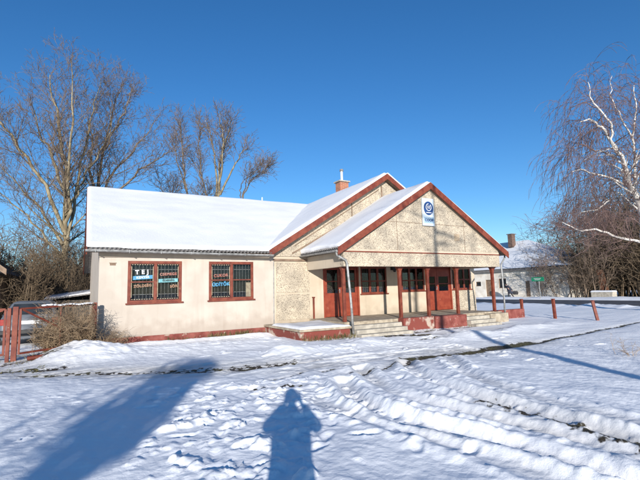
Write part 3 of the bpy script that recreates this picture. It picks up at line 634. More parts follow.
# side wall right of porch back, hidden side
# chimney
ch = MB(); ch.box(12.6-.02,13.14,19.7,20.2,5.8,7.62); co = ch.build('chimney', m_brick, bld)
cp_ = MB(); cp_.box(12.50,13.22,19.62,20.28,7.62,7.70); cp_.build('chimney_cap', m_concw, co, bevel=.01)
cs = MB(); cs.tube([(12.86,19.95,7.70),(12.86,19.95,8.3)],.07,10); cs.build('flue_pipe', m_white, co); cc = MB(); cc.tube([(12.86,19.95,8.3),(12.86,19.95,8.42)],[.11,.10],10); cc.build('flue_cowl', m_sheet, co)
rp = MB(); rp.tube([(8.8,YR,6.55),(8.8,YR,6.86)],.03,8); rp.build('roof_pipe', m_white, bld)

# sign on the gable (a thing of its own)
m_signw = mat('sign_panel', (.55, .60, .64), .4, (.48, .55, .60), 3, 3); m_navy = mat('sign_blue', (.012, .04, .13), .4, (.02, .055, .17), 5, 3)
sg = empty('wall_sign', (11.9, 12.27, 3.95), 'white upright sign with a dark blue round emblem high on the porch gable', 'sign')
s = MB(); s.box(11.58,12.18,12.19,12.262,3.96,5.06); s.build('panel', m_signw, sg, bevel=.01)
s = MB(); s.box(11.60,12.16,12.186,12.189,4.06,4.30); s.build('lettering_strip', mat('sign_pale_blue', (.25,.36,.46), .4, (.33,.43,.5), 6, 3), sg)
d = MB(); pts = [(11.88+.245*math.cos(a), 12.176, 4.66+.275*math.sin(a)) for a in [2*math.pi*i/40 for i in range(40)]]; d.prism(pts, (0,.013,0)); do = d.build('emblem', m_navy, sg)
rg = MB()
for k in range(28):
    if 4 <= k <= 6: continue
    a0 = 2*math.pi*k/28; a1 = 2*math.pi*(k+1)/28
    rg.prism([(11.88+r*math.cos(a),12.170,4.70+r*math.sin(a)) for r, a in ((.15,a0),(.15,a1),(.12,a1),(.12,a0))], (0,.005,0))
rg.build('emblem_ring', LW, do)
text_mesh('S2', .15, 'lettering', LW, do, (11.88,12.172,4.70), (1,0,0), (0,0,1), .003, .004)
rg = MB(); rg.box(11.74,12.02,12.170,12.175,4.47,4.50); rg.build('emblem_bar', LW, do)
text_mesh('COOP', .145, 'lettering', m_navy, sg, (11.88,12.183,4.18), (1,0,0), (0,0,1), .003, .006)

# ---------------------------------------------------------------- posts, low wall, gate
lw = MB(); lw.box(16.3,18.42,12.95,13.2,-.1,.42); tag(lw.build('low_wall', m_redwall, bevel=.02), 'low red painted wall running off from the right end of the porch', 'low wall')
for (x, y, h, dx, lab) in ((18.52,13.15,.84,0,'short red metal post standing at the end of the low red wall'), (18.62,11.6,.86,-.02,'red metal post alone in the snow, middle one of the three right of the shop'), (18.93,9.95,.80,-.10,'red post leaning left, rightmost of the three beside the yard')):
    po = empty('bollard', (x,y,0), lab, 'post', 'red posts along the yard edge')
    b = MB(); b.bar((x,y,-.1),(x+dx,y-dx,h),.11,.11); b.build('shaft', m_red, po, bevel=.01)
    b = MB(); b.bar((x+dx,y-dx,h+.001),(x+dx,y-dx,h+.025),.13,.13); b.build('cap', m_red, po)
gt = empty('metal_gate', (-1.45, 13.5, 0), 'red tubular steel gate with diagonal braces hung on a post left of the wing', 'gate')
b = MB(); b.box(-1.50,-1.38,13.44,13.56,-.1,1.36); b.build('gate_post', m_red, gt, bevel=.008); b = MB(); b.box(.36,.45,14.55,14.64,-.1,1.38); b.build('gate_post', m_red, gt, bevel=.008); b = MB(); b.box(-1.62,-1.535,13.46,13.54,-.1,1.33); b.build('gate_post', m_red, gt, bevel=.008)
for (xa, ya, xb, yb) in ((-1.34,13.5,.34,14.58), (-1.66,13.5,-4.4,13.2)):
    b = MB(); P = lambda t, z: (xa+(xb-xa)*t, ya+(yb-ya)*t, z)
    b.bar(P(0,1.30),P(1,1.34),.05,.05); b.bar(P(0,.16),P(1,.20),.05,.05); b.bar(P(1,.14),P(1,1.34),.05,.05); b.bar(P(0,.14),P(0,1.30),.05,.05)
    b.build('gate_leaf', m_red, gt); b = MB(); b.bar(P(.02,1.28),P(.97,.22),.035,.045); b.build('brace', m_red, gt)
    b = MB(); b.bar(P(.52,.18),P(.52,1.3),.03,.03); b.build('upright', m_red, gt)
lg = MB(); lg.tube([(-1.1,12.9,.09),(-.2,13.1,.12),(.1,13.25,.16)],[.05,.06,.04],7); tag(lg.build('timber_pole', m_red), 'reddish pole lying in the snow below the gate', 'pole')

# ---------------------------------------------------------------- trees
ZMIN = [-9]
def branch_poly(rng, p, d, L, nseg, wob, trop):
    pts = [p.copy()]; d = d.normalized()
    for i in range(nseg):
        d = (d+Vector((rng.gauss(0,wob), rng.gauss(0,wob), rng.gauss(0,wob)))+Vector((0,0,trop if p.z > ZMIN[0] else .1))).normalized()
        p = p+d*(L/nseg); pts.append(p.copy())
    return pts
def grow(rng, mbs, pts, r0, r1, lev, spec):
    n = len(pts); rs = [r0+(r1-r0)*i/(n-1) for i in range(n)]
    mb = mbs[0] if r0 > spec['split'] else mbs[1]
    mb.tube(pts, rs, 8 if r0 > .12 else 6 if r0 > .05 else 4 if r0 > .02 else 3, cap=False)
    if lev >= spec['levels']: return
    S = spec['lev'][lev]; cnt = S['n']; L = sum((pts[i+1]-pts[i]).length for i in range(n-1))
    if S.get('per'): cnt = max(2, int(L*S['per']))
    az = rng.uniform(0, 6.28)
    for k in range(cnt):
        t = S['t0']+(1-S['t0'])*((k+rng.random())/cnt); f = t*(n-1); i = min(int(f), n-2); q = pts[i].lerp(pts[i+1], f-i)
        d = (pts[i+1]-pts[i]).normalized(); o = d.orthogonal().normalized(); az += 2.4+rng.uniform(-.5,.5)
        side = Matrix.Rotation(az, 3, d) @ o; a = RAD(rng.uniform(*S['ang'])); nd = d*math.cos(a)+side*math.sin(a)
        ll = rng.uniform(*S['len'])*(1-S['tap']*t); rr = (r0+(r1-r0)*t)*S['rr']; rr = max(rr, spec['rmin'])
        if S.get('hang'): nd = (nd*.6+Vector((0,0,.15))).normalized()
        cp2 = branch_poly(rng, q, nd, ll, S['seg'], S['wob'], S['trop'])
        grow(rng, mbs, cp2, rr, max(spec['rmin']*.7, rr*.3), lev+1, spec)
def make_tree(name, loc, limbs, spec, seed, label, cat, group=None, mt=None, mc=None, limb_r=None):
    rng = random.Random(seed); root = empty(name, loc, label, cat, group); mbs = (MB(), MB())
    for (pts, r0, r1) in limbs: grow(rng, mbs, pts, r0, r1, 0, spec)
    if mbs[0].v: mbs[0].build('trunk', mt or m_bark, root, smooth=True, fix=False)
    if mbs[1].v: mbs[1].build('crown', mc or m_twig, root, smooth=True, fix=False)
    return root
def px2w(x, y, D): return EYE+(F*FOC+R_*(x-320)-U_*(y-240))*(D/FOC)
def limb(rng, px, D, dd=0, n=4, wob=.15):   # outline of a real limb at distance D, given depth variation
    P = []; m = len(px)
    for i, (x, y) in enumerate(px): P.append(px2w(x, y, D+dd*i/(m-1)))
    out = []
    for i in range(m-1):
        for k in range(n): out.append(P[i].lerp(P[i+1], k/n)+Vector((rng.gauss(0,wob),rng.gauss(0,wob),0))*(1 if i+k else 0)*.5)
    out.append(P[-1]); return out
rg_ = random.Random(11)
spec_pop = dict(levels=4, split=.06, rmin=.009, lev=[
    dict(n=16, per=2.0, t0=.2, ang=(22,50), len=(2.0,4.4), tap=.55, rr=.42, seg=6, wob=.07, trop=.07),
    dict(n=8, per=3.1, t0=.12, ang=(25,50), len=(.8,1.9), tap=.5, rr=.5, seg=4, wob=.09, trop=.06),
    dict(n=4, per=4.0, t0=.1, ang=(25,55), len=(.3,.8), tap=.4, rr=.6, seg=3, wob=.12, trop=.05),
    dict(n=2, t0=.2, ang=(25,50), len=(.15,.35), tap=.3, rr=.7, seg=2, wob=.1, trop=.05)])
base = px2w(66, 300, 28); bz = Vector((base.x, base.y, -.1)); base2 = px2w(100, 298, 29); b2 = Vector((base2.x, base2.y, -.1))
L = lambda px, D, dd=0: limb(rg_, px, D, dd)
T1 = [([bz]+L([(66,285),(66,225),(64,165),(58,120),(50,75)],28,1.0), .22, .03), (L([(66,235),(68,185),(71,120),(71,58)],28,-1), .13, .02),
      (L([(67,240),(74,200),(84,150),(92,110),(101,80)],28,2.0), .12, .02), (L([(64,232),(45,185),(20,148),(0,122),(-22,100)],28,-3), .13, .02),
      (L([(63,245),(40,208),(18,185),(-5,160)],28,3), .10, .02), (L([(65,262),(45,238),(20,208),(-8,188)],28,-1.5), .10, .02), (L([(66,215),(80,188),(90,165),(108,140),(112,105)],28,3), .09, .02),
      (L([(64,190),(50,150),(38,130),(30,95)],28,2), .11, .02)]
make_tree('bare_tree', bz, T1, spec_pop, 5, 'tallest bare many-stemmed tree rising left of the wing behind the gate', 'tree', 'bare trees behind the shop', m_barky)
T2 = [([b2]+L([(98,285),(97,230),(97,185),(104,150),(112,115),(122,84)],31,1), .17, .02), (L([(98,215),(108,180),(125,160),(142,140),(156,120)],31,2), .11, .02),
      (L([(98,230),(115,195),(140,170),(160,158),(172,150)],31,-1.5), .10, .02), (L([(97,200),(90,170),(92,140),(88,118)],31,1), .12, .02), (L([(104,150),(118,125),(128,100),(132,88)],31,1), .09, .02)]
make_tree('bare_tree', b2, T2, spec_pop, 6, 'bare spreading tree right behind the left end of the wing roof', 'tree', 'bare trees behind the shop', m_bark)
def midtree(stems, D, seed, label, m, r=.25):
    b0 = px2w(*stems[0][0], D); b = Vector((b0.x, b0.y, -.1)); ls = []
    for i, s_ in enumerate(stems):
        q = L(s_, D, [0, 1.5, -1.5, .8][i % 4]); ls.append((([b]+q) if i == 0 else q, r*(1 if i == 0 else .6), .02))
    make_tree('bare_tree', b, ls, spec_mid, seed, label, 'tree', 'bare trees behind the shop', m)
spec_mid = dict(levels=3, split=.06, rmin=.014, lev=[
    dict(n=16, per=2.3, t0=.45, ang=(20,42), len=(1.5,3.2), tap=.5, rr=.4, seg=5, wob=.07, trop=.07),
    dict(n=6, per=3.4, t0=.1, ang=(25,50), len=(.6,1.4), tap=.4, rr=.55, seg=3, wob=.09, trop=.05),
    dict(n=4, per=3.2, t0=.1, ang=(25,50), len=(.3,.7), tap=.3, rr=.7, seg=2, wob=.1, trop=.05)])
midtree([[(217,280),(218,200),(220,165),(226,140),(231,120)], [(218,205),(216,170),(212,140),(206,122)], [(219,190),(223,160),(222,135),(220,114)], [(220,195),(231,172),(240,155),(248,146)]], 42, 21, 'bare tree with ochre stems, tallest above the middle of the wing roof', m_barky, .19)
midtree([[(192,280),(188,200),(184,172),(182,140),(179,118)], [(188,195),(180,170),(174,150),(172,138)]], 44, 22, 'slim bare tree behind the wing roof, left of the ochre stemmed one', m_bark, .13)
midtree([[(212,280),(208,200),(201,172),(199,140),(199,118)], [(203,180),(196,165),(188,155)]], 46, 23, 'thin bare tree leaning left just behind the ochre stemmed tree', m_bark, .12)
midtree([[(238,280),(241,198),(250,182),(262,172),(268,166)], [(242,197),(248,178),(256,170),(261,163)], [(241,198),(240,188),(244,180),(250,174)]], 40, 24, 'small low drooping bare tree at the right of the trees behind the wing', m_bark, .09)
midtree([[(165,280),(168,210),(172,198),(174,185)], [(168,208),(163,195),(160,182)]], 40, 25, 'low bushy bare tree peeping over the wing roof left of the slim tree', m_twig, .10)
midtree([[(200,280),(203,212),(206,200),(207,190)], [(203,210),(200,200),(196,192)]], 38, 26, 'low bushy bare tree peeping over the wing roof by the ochre stems', m_twig, .10)

# weeping birch, right
spec_birch = dict(levels=3, split=.035, rmin=.0075, lev=[
    dict(n=14, per=3.0, t0=.15, ang=(25,65), len=(.9,2.1), tap=.35, rr=.42, seg=6, wob=.10, trop=.01),
    dict(n=8, per=5.4, t0=.08, ang=(30,75), len=(.8,2.4), tap=.2, rr=.45, seg=7, wob=.06, trop=-.24),
    dict(n=5, per=2.6, t0=.1, ang=(12,35), len=(.5,1.2), tap=.2, rr=.7, seg=4, wob=.05, trop=-.30)])
L = lambda px, D, dd=0: limb(rg_, px, D, dd, 4, .07)
bb0 = px2w(652, 300, 22); bb = Vector((bb0.x, bb0.y, -.1))
TB = [([bb]+L([(650,285),(645,235),(640,206),(629,181),(624,160),(612,143),(602,127),(590,119),(580,122)],22,-1.5), 0.187, .02),
      (L([(637,198),(634,185),(635,164),(632,137),(637,110),(634,85)],22,1), 0.101, .02), (L([(612,144),(611,124),(596,106),(590,95),(588,82)],21,-.8), 0.062, .015),
      (L([(650,243),(636,241),(617,237),(596,229),(581,231),(562,222)],21.5,-1.5), 0.078, .02), (L([(625,165),(605,152),(592,150),(580,156)],21.2,1.5), 0.055, .015),
      (L([(636,190),(615,180),(590,172),(580,169),(572,172)],22,-2.2), 0.062, .015), (L([(645,235),(665,200),(672,160),(668,110)],22,1), 0.094, .02),
      (L([(640,206),(625,198),(606,200),(588,195)],22,2.5), 0.055, .015), (L([(635,164),(650,140),(660,112),(658,86)],22,-1), 0.070, .015), (L([(632,137),(618,112),(610,95),(612,76)],22,1.8), 0.047, .015),
      (L([(596,152),(582,144),(570,148),(564,160)],21.5,-.8), 0.035, .012), (L([(598,174),(580,182),(568,200),(562,225)],21,1), 0.035, .012), (L([(598,108),(584,102),(572,108),(566,122)],21.6,1), 0.035, .012),
      (L([(610,200),(596,210),(582,212),(570,222)],22.5,-1), 0.039, .012), (L([(640,206),(655,180),(662,150)],22,-2), 0.062, .015), (L([(629,181),(612,186),(600,206),(592,226)],22,2), 0.039, .012)]
ZMIN[0] = 4.6
make_tree('weeping_birch', bb, TB, spec_birch, 9, 'white barked weeping birch with purplish hanging twigs at the right edge', 'tree', None, m_birch, m_btwig)

ZMIN[0] = -9
# shrubs / scrub trees
def scrub(name, h, nst, seed, spread, m, spec, rr=.05):
    rng = random.Random(seed); mb = MB(); root = bpy.data.objects.new(name, None); col.objects.link(root)
    for i in range(nst):
        a = rng.uniform(0, 6.28); r = rng.uniform(0, spread*.35); tilt = rng.uniform(.05, .5)
        d = Vector((math.cos(a)*tilt, math.sin(a)*tilt, 1)).normalized(); hh = h*rng.uniform(.55, 1)
        pts = branch_poly(rng, Vector((math.cos(a)*r, math.sin(a)*r, -.15)), d, hh, 8, .07, .02)
        grow(rng, (mb, mb), pts, rr*rng.uniform(.6, 1.2), .012, 0, spec)
    mb.build('branches', m, root, smooth=True, fix=False); return root
spec_scr = dict(levels=3, split=99, rmin=.014, lev=[
    dict(n=9, per=2.0, t0=.12, ang=(20,60), len=(1.2,3.0), tap=.4, rr=.45, seg=4, wob=.12, trop=.03),
    dict(n=5, per=2.2, t0=.1, ang=(25,60), len=(.6,1.4), tap=.3, rr=.6, seg=3, wob=.14, trop=.0),
    dict(n=3, per=2.2, t0=.1, ang=(25,60), len=(.3,.7), tap=.3, rr=.8, seg=2, wob=.14, trop=0)])
protos = [scrub('bare_shrub', 8.0, 13, 31, 3.2, m_scrub, spec_scr), scrub('bare_shrub', 7.0, 16, 32, 3.6, m_scrub, spec_scr), scrub('bare_shrub', 9.0, 9, 33, 3.0, m_twig, spec_scr)]
used = [False]*3
def place_scrub(k, x, y, s, rz, label, group):
    o = copy_tree(protos[k]) if used[k] else protos[k]; used[k] = True
    o.location = (x, y, 0); o.scale = (s, s, s*random.Random(x*7+y).uniform(.9,1.1)); o.rotation_euler = (0,0,rz); tag(o, label, 'shrub', group)
rs_ = random.Random(77)
sR = [(47.6,26.2,.75,2),(48.5,25.0,.95,0),(46.5,24.0,.7,1),(49,23.6,1.05,0),(47.5,22.0,1.0,1),(46.6,20.3,.7,0),(48.6,19.6,1.0,2),(50,18,1.15,0),(46.9,17.6,.95,1),(48.8,15.2,1.05,2),(46.8,14.6,.8,0),(51,13.5,1.1,1),(47.6,12,1.0,0),(49,9.5,1.1,1),(53,21,1.25,2),(55,26,1.2,0),(54,16,1.2,1),(57,30,1.2,1),(56,34,1.0,2),(44.6,27.0,.62,2),(44.4,25.2,.8,2),(44.6,23.4,.8,2),(44.8,28.8,.4,2),(47.3,18.9,.7,0),(46.9,16.2,.85,1),(46.4,12.7,.75,1),(50.5,22.5,1.1,0),(51.5,18.5,1.1,1),(56,23,1.3,0),(58,19,1.3,1),(57,14,1.3,0)]
for i, (x, y, s, k) in enumerate(sR): place_scrub(k, x, y, s*1.3, rs_.uniform(0,6.28), 'tall tangled bare brown shrub in the dense scrub beyond the road on the right', 'bare shrubs beyond the road')
sLft = [(-2.5,26,.42,0),(-4.5,30,.55,1),(-1.5,33,.6,1),(.5,36,.6,0),(2.5,38,.6,1),(-7,34,.6,0),(-3.8,37,.65,2),(-.8,30.5,.45,1),(-5.5,25,.4,1),(1.5,33.5,.5,0),(-2.6,41,.75,0),(-6,42,.7,1),(3,44,.8,2),(-9,38,.7,1),(-.5,39,.6,0),(-3.2,31.5,.5,0)]
for i, (x, y, s, k) in enumerate(sLft): place_scrub(k, x, y, s*1.35, rs_.uniform(0,6.28), 'tangled bare brown shrub in the thicket behind the gate and parked car', 'bare shrubs behind the gate')
# far wood as one mass
fw = MB(); rf = random.Random(5)
for i in range(1500):
    a = rf.uniform(-.35, 1.35); dst = rf.uniform(75, 150); x = math.sin(a)*dst; y = math.cos(a)*dst
    h = rf.uniform(4, 8); 
    if 9 < math.degrees(a) < 44: h *= .45
    for s_ in range(4):
        d_ = Vector((rf.uniform(-.5,.5), rf.uniform(-.5,.5), 1)); p_ = Vector((x, y, 0))
        for q_ in range(3):
            e_ = p_+Vector((rf.uniform(-.8,.8), rf.uniform(-.8,.8), h/3)); fw.tube([p_, e_], [.10-.025*q_, .07-.02*q_], 3, False)
            for z_ in range(3):
                t_ = p_.lerp(e_, rf.random()); fw.tube([t_, t_+Vector((rf.uniform(-1.3,1.3), rf.uniform(-1.3,1.3), rf.uniform(.3,1.5)))], [.04,.02], 3, False)
            p_ = e_
tag(fw.build('far_wood', m_scrub, fix=False), 'distant bare woodland along the horizon', 'woodland', kind='stuff')

# overgrown bush on the gate and dry shrub by the wall
def tangle(name, label, cx, cy, wx, wy, h, n, seed, m, arch=.6, r=.006):
    rng = random.Random(seed); mb = MB(); root = empty(name, (cx,cy,0), label, 'shrub')
    for i in range(n):
        x = cx+rng.uniform(-wx,wx); y = cy+rng.gauss(0,wy); z0 = gh(x, y)-.02
        hh = h*rng.uniform(.5,1); p = Vector((x,y,z0)); d = Vector((rng.gauss(0,.3),rng.gauss(0,.3),1)); pts = [p.copy()]
        for k in range(9):
            d = d.normalized()+Vector((rng.gauss(0,.22),rng.gauss(0,.22),rng.gauss(0,.1)-arch*.33*(k/5)**1.5)); d.normalize(); p = p+d*hh/7; p.x = min(max(p.x, cx-wx-.25), cx+wx+.12+rng.uniform(-.1,.05)); p.z = min(max(p.z, gh(p.x,p.y)+.02), h+rng.uniform(-.04,.04)+gh(cx,cy)); pts.append(p.copy())
        mb.tube(pts, [r*(1.3-k*.1) for k in range(10)], 3, False)
        for k in range(6):
            q = pts[rng.randint(2,9)]; e = q+Vector((rng.gauss(0,.13),rng.gauss(0,.13),rng.uniform(-.12,.16))); mb.tube([q, q.lerp(e,.5)+Vector((0,0,.02)), e], [r*.6,r*.5,r*.35], 3, False)
    mb.build('stems', m, root, smooth=True, fix=False); return root
tg = tangle('climber_bush', 'dense tangle of dry brown climbing stems over the gate beside the pink wing', -.28, 14.28, .52, .13, 1.36, 620, 41, m_straw, .45)
tr_ = bpy.data.objects.new('x', None); bpy.data.objects.remove(tr_)
snb = MB()
for i in range(16):
    x = -.85+i*.075; snb.sphere((x,13.88+.45*(x+.85)+.03*math.sin(i*2.1),1.36+.012*math.sin(i)),.075,.07,.028,8,5)
snb.build('snow_cap', m_snow, tg, smooth=True)
tangle('dry_shrub', 'small sparse dry shrub growing out of the snow at the wing corner', .85, 14.2, .42, .12, .62, 60, 42, m_straw, .35, .005)
tangle('weed_tuft', 'thin dry weeds sticking up from the snow right of the tyre tracks', 10.4, 4.9, .12, .12, .4, 9, 43, m_straw, .1, .004)
gm_ = mat('weed_green', (.06, .07, .02), .9, (.16, .12, .05), 6, 3)
gr = MB(); rr_ = random.Random(8)
for i in range(1500):
    seg = rr_.choice([(2.5,6.0,14.86,.05,.16),(6.1,15.3,11.8,.07,.12),(3.9,5.4,14.85,.05,.22),(-4,-.6,13.0,.3,.10),(-4,-.6,14.6,.3,.1),(6.0,8.0,11.92,.04,.2),(-4,-.6,11.7,.2,.06)])
    x = rr_.uniform(seg[0],seg[1]); y = seg[2]+rr_.gauss(0,seg[3]); z = gh(x,y)-.01; h = seg[4]*rr_.uniform(.4,1.2)
    dx, dy = rr_.gauss(0,.04), rr_.gauss(0,.04); gr.add([(x-.004,y,z),(x+.004,y,z),(x+dx*.4,y+dy*.4,z+h*.6),(x+dx,y+dy,z+h)], [(0,1,2),(1,3,2)])
tag(gr.build('grass', gm_, fix=False), 'withered grass and weeds along the plinth and gate', kind='stuff', cat='grass')

# ---------------------------------------------------------------- trees and person behind the camera (they cast the shadows)
spec_sh = dict(levels=3, split=.05, rmin=.012, lev=[
    dict(n=11, per=1.3, t0=.58, ang=(45,85), len=(.5,1.3), tap=.3, rr=.42, seg=6, wob=.10, trop=.04),
    dict(n=6, per=2.0, t0=.15, ang=(25,60), len=(.5,1.2), tap=.3, rr=.5, seg=4, wob=.12, trop=.02),
    dict(n=3, per=2.0, t0=.1, ang=(25,60), len=(.25,.5), tap=.3, rr=.7, seg=2, wob=.12, trop=0)])
k_ = 17.5; bx, by = 9.75-math.sin(AZ)*k_, 7.2-math.cos(AZ)*k_
rq = random.Random(14)
stem = branch_poly(rq, Vector((bx,by,-.1)), Vector((0,0,1)), 12.2, 10, .012, .01)
make_tree('roadside_tree', Vector((bx,by,-.1)), [(stem, .20, .04), (branch_poly(rq, stem[7].lerp(stem[8],.6), Vector((.95,-.4,.05)), 1.9, 7, .09, .0), .075, .02), (branch_poly(rq, stem[7].lerp(stem[8],.9), Vector((-.95,.4,.35)), 1.6, 7, .09, .02), .06, .02), (branch_poly(rq, stem[7].lerp(stem[8],.2), Vector((.9,-.4,-.12)), 1.1, 7, .09, .02), .06, .02)], spec_sh, 15, 'slender bare tree behind the viewer whose shadow climbs the porch gable', 'tree', None, m_bark)
# small round-headed tree whose dense top throws the broad shadow on the left
cx_, cy_ = 2.75-math.sin(AZ-.03)*21, 12.2-math.cos(AZ-.03)*21
cf = empty('round_headed_tree', (cx_,cy_,0), 'small dark evergreen with an oval head behind the viewer', 'tree')
t = MB(); t.tube([(cx_,cy_,-.1),(cx_+.02,cy_,1.5),(cx_,cy_,3.4)], [.07,.06,.03], 8); t.build('trunk', m_bark, cf)
c = MB(); rc = random.Random(19)
for i in range(2300):
    a = rc.uniform(0,6.28); z = rc.uniform(-1,1); rr = math.sqrt(1-z*z)*rc.random()**.45
    stray = rc.random() < .22
    k = 1.55 if stray else 1; bl = .12*math.sin(a*3+z*4)
    q = Vector((cx_+(.50+bl)*k*rr*math.cos(a)-(.5 if stray else 0), cy_+(.50+bl)*k*rr*math.sin(a), 3.72+z*(.78 if not stray else 1.2)-(.3 if stray else 0)))
    d_ = Vector((math.cos(a), math.sin(a), rc.uniform(-.3,.6))).normalized()*rc.uniform(.08,.18); s_ = Vector((-math.sin(a), math.cos(a), 0))*.035
    c.add([q-s_, q+s_, q+d_+Vector((0,0,-.03)), q+d_*.5+Vector((0,0,.04))], [(0,1,2),(0,3,1),(0,2,3)])
c.build('crown', m_ever, cf, fix=False)

# ---------------------------------------------------------------- people
def skin_person(name, verts, edges, radii, m, parent, root=0, sub=2):
    me = bpy.data.meshes.new(name); me.from_pydata([tuple(v) for v in verts], edges, []); me.materials.append(m)
    o = bpy.data.objects.new(name, me); col.objects.link(o); o.parent = parent
    md = o.modifiers.new('skin', 'SKIN'); md.use_smooth_shade = True
    for i, r in enumerate(radii): me.skin_vertices[0].data[i].radius = r if hasattr(r, '__len__') else (r, r); me.skin_vertices[0].data[i].use_root = (i == root)
    s = o.modifiers.new('subd', 'SUBSURF'); s.levels = sub; s.render_levels = sub; return o
m_skin = mat('skin', (.45, .27, .19), .55, (.5, .31, .22), 12, 3); m_coat = mat('navy_coat', (.02, .024, .04), .85, (.03, .035, .055), 12, 4, .003, 60)
m_trs = mat('dark_trousers', (.02, .02, .024), .9, (.035, .033, .035), 12, 4); m_hair = mat('dark_hair', (.03, .02, .014), .7, (.05, .035, .025), 20, 4)

def person_mesh(joints):
    V = []; E = []; Rr = []
    def add(p, r, prev=None):
        V.append(Vector(p)); Rr.append(r); 
        if prev is not None: E.append((prev, len(V)-1))
        return len(V)-1
    return V, E, Rr, add
def hand(add, wr, palm, fdir, side, thumb, s=1):
    p = add(palm, (.034, .022), wr); palm = Vector(palm); fdir = Vector(fdir).normalized(); side = Vector(side).normalized(); nrm = side.cross(fdir)
    for i, (ln, off) in enumerate(((.062,.030),(.070,.010),(.066,-.010),(.052,-.029))):
        a = add(palm+side*off+fdir*.045, .0105, p); b = add(palm+side*off*1.05+fdir*(.045+ln*.5)+nrm*.008, .0092, a); add(palm+side*off*1.05+fdir*(.045+ln*.85)+nrm*.026, .0078, b)
    a = add(palm+side*thumb*.036-fdir*.005, .012, p); b = add(palm+side*thumb*.056+fdir*.025+nrm*.008, .010, a); add(palm+side*thumb*.056+fdir*.05+nrm*.02, .0085, b)

ph = empty('person', (0,0,0), 'photographer in a dark coat holding up a phone, standing behind the viewpoint', 'person')
f2 = Vector((math.sin(YAW), math.cos(YAW), 0)); r2 = Vector((math.cos(YAW), -math.sin(YAW), 0))
org = -f2*.40; ph.location = (org.x, org.y, -.02); ph.rotation_euler = (0,0,-YAW)
V, E, Rr, add = person_mesh(None)
pv = add((0,0,.93), (.15,.11)); w_ = add((0,.01,1.1), (.14,.10), pv); chs = add((0,0,1.3), (.165,.115), w_); nk = add((0,.02,1.47), .06, chs); hd1 = add((0,.035,1.56), (.072,.085), nk); hd2 = add((0,.035,1.66), (.07,.082), hd1)
ns = add((0,.125,1.585), .012, hd1)
for s in (-1, 1):
    sh = add((s*.19,0,1.40), .07, chs); el = add((s*.27,.12,1.31), .052, sh); wr = add((s*.13,.30,1.46), .03, el)
    hand(add, wr, (s*.105,.335,1.535), (-s*.25,.05,1), (s*1,0,.2), -1)
    hp_ = add((s*.10,0,.86), .09, pv); kn = add((s*.11,.01,.48), .062, hp_); an = add((s*.115,0,.10), .045, kn); add((s*.125,.13,.05), .042, an)
skin_person('body', V, E, Rr, m_skin, ph)
BASE[ph.name] = Vector()
def ring(cx, cy, z, rx, ry, k=20): return [(cx+rx*math.cos(2*math.pi*i/k), cy+ry*math.sin(2*math.pi*i/k), z) for i in range(k)]
c = MB(); c.loft([ring(0,0,.55,.235,.19),ring(0,0,.62,.235,.19),ring(0,0,.9,.215,.165),ring(0,0,1.1,.20,.15),ring(0,0,1.3,.225,.155),ring(0,0,1.42,.20,.13),ring(0,.01,1.49,.10,.10),ring(0,.015,1.53,.085,.09)])
for s in (-1, 1): c.tube([(s*.17,0,1.42),(s*.275,.12,1.31),(s*.15,.30,1.46)], [.09,.08,.05], 12)
c.build('coat', m_coat, ph, smooth=True)
c = MB()
for s in (-1, 1): c.tube([(s*.10,0,.9),(s*.11,.01,.48),(s*.115,0,.1)], [.115,.085,.07], 12)
c.build('trousers', m_trs, ph, smooth=True)
c = MB()
for s in (-1, 1): c.loft([[(s*.12+x*.05,y,z) for x, y in ((-1,-.09),(1,-.09),(1.1,.1),(.6,.19),(-.6,.19),(-1.1,.1))] for z in (-.0,.06)]+[[(s*.12+x*.045,y*.6-.02,z) for x, y in ((-1,-.09),(1,-.09),(1.1,.1),(.6,.19),(-.6,.19),(-1.1,.1))] for z in (.11,.16)])
c.build('boots', m_black, ph, smooth=True)
c = MB(); c.loft([ring(0,.015,1.60,.098,.108,16),ring(0,.01,1.66,.10,.112,16),ring(0,.01,1.73,.085,.095,16),ring(0,.01,1.775,.045,.05,16),ring(0,.01,1.79,.01,.01,16)]); c.build('wool_hat', m_coat, ph, smooth=True)
c = MB(); c.sphere((-.03,.112,1.605),.012,.008,.009,8,6); c.sphere((.03,.112,1.605),.012,.008,.009,8,6); c.box(-.024,.024,.108,.117,1.538,1.545); c.build('face', m_hair, ph)
pn = empty('mobile_phone', (-f2.x*.06,-f2.y*.06,1.6), 'black mobile phone held up in both hands by the photographer', 'phone'); pn.rotation_euler = (0,0,-YAW)
BASE[pn.name] = Vector((0,0,0)); c = MB(); c.box(-.078,.078,-.006,.003,-.055,.02); c.build('phone_body', m_black, pn, bevel=.003)

# stooping person beyond the road (left-facing)
pw = empty('person', (43.6,32.4,.02), 'stooping person in a dark coat walking past the white house beyond the road', 'person')
pw.rotation_euler = (0,0,RAD(-49)) ; pw.scale = (1,1,1)     # local -x is the walking direction
V, E, Rr, add = person_mesh(None)
pv = add((.08,0,.90), (.13,.15)); ch_ = add((-.12,0,1.22), (.13,.17), pv); nk = add((-.25,0,1.40), .055, ch_); h1 = add((-.31,0,1.47), .085, nk); h2 = add((-.34,0,1.56), .08, h1); add((-.42,0,1.48), .015, h1)
for s, st in ((-1,.2), (1,-.22)):
    hp_ = add((.08,s*.10,.84), .09, pv); kn = add((.08-st*.7-.04,s*.10,.46), .062, hp_); an = add((.1-st*1.3+.03,s*.10,.09), .045, kn); add((-.05-st*1.3,s*.10,.05), .04, an)
    sh = add((-.17,s*.20,1.30), .065, ch_); el = add((-.05-st*.4,s*.25,1.03), .048, sh); wr = add((-.20+(.45 if s < 0 else 0),s*.22,.82 if s > 0 else .85), .03, el)
    hand(add, wr, (-.22+(.47 if s < 0 else 0),s*.22,.76), (0,0,-1), (1,0,0), -1)
skin_person('body', V, E, Rr, m_skin, pw)
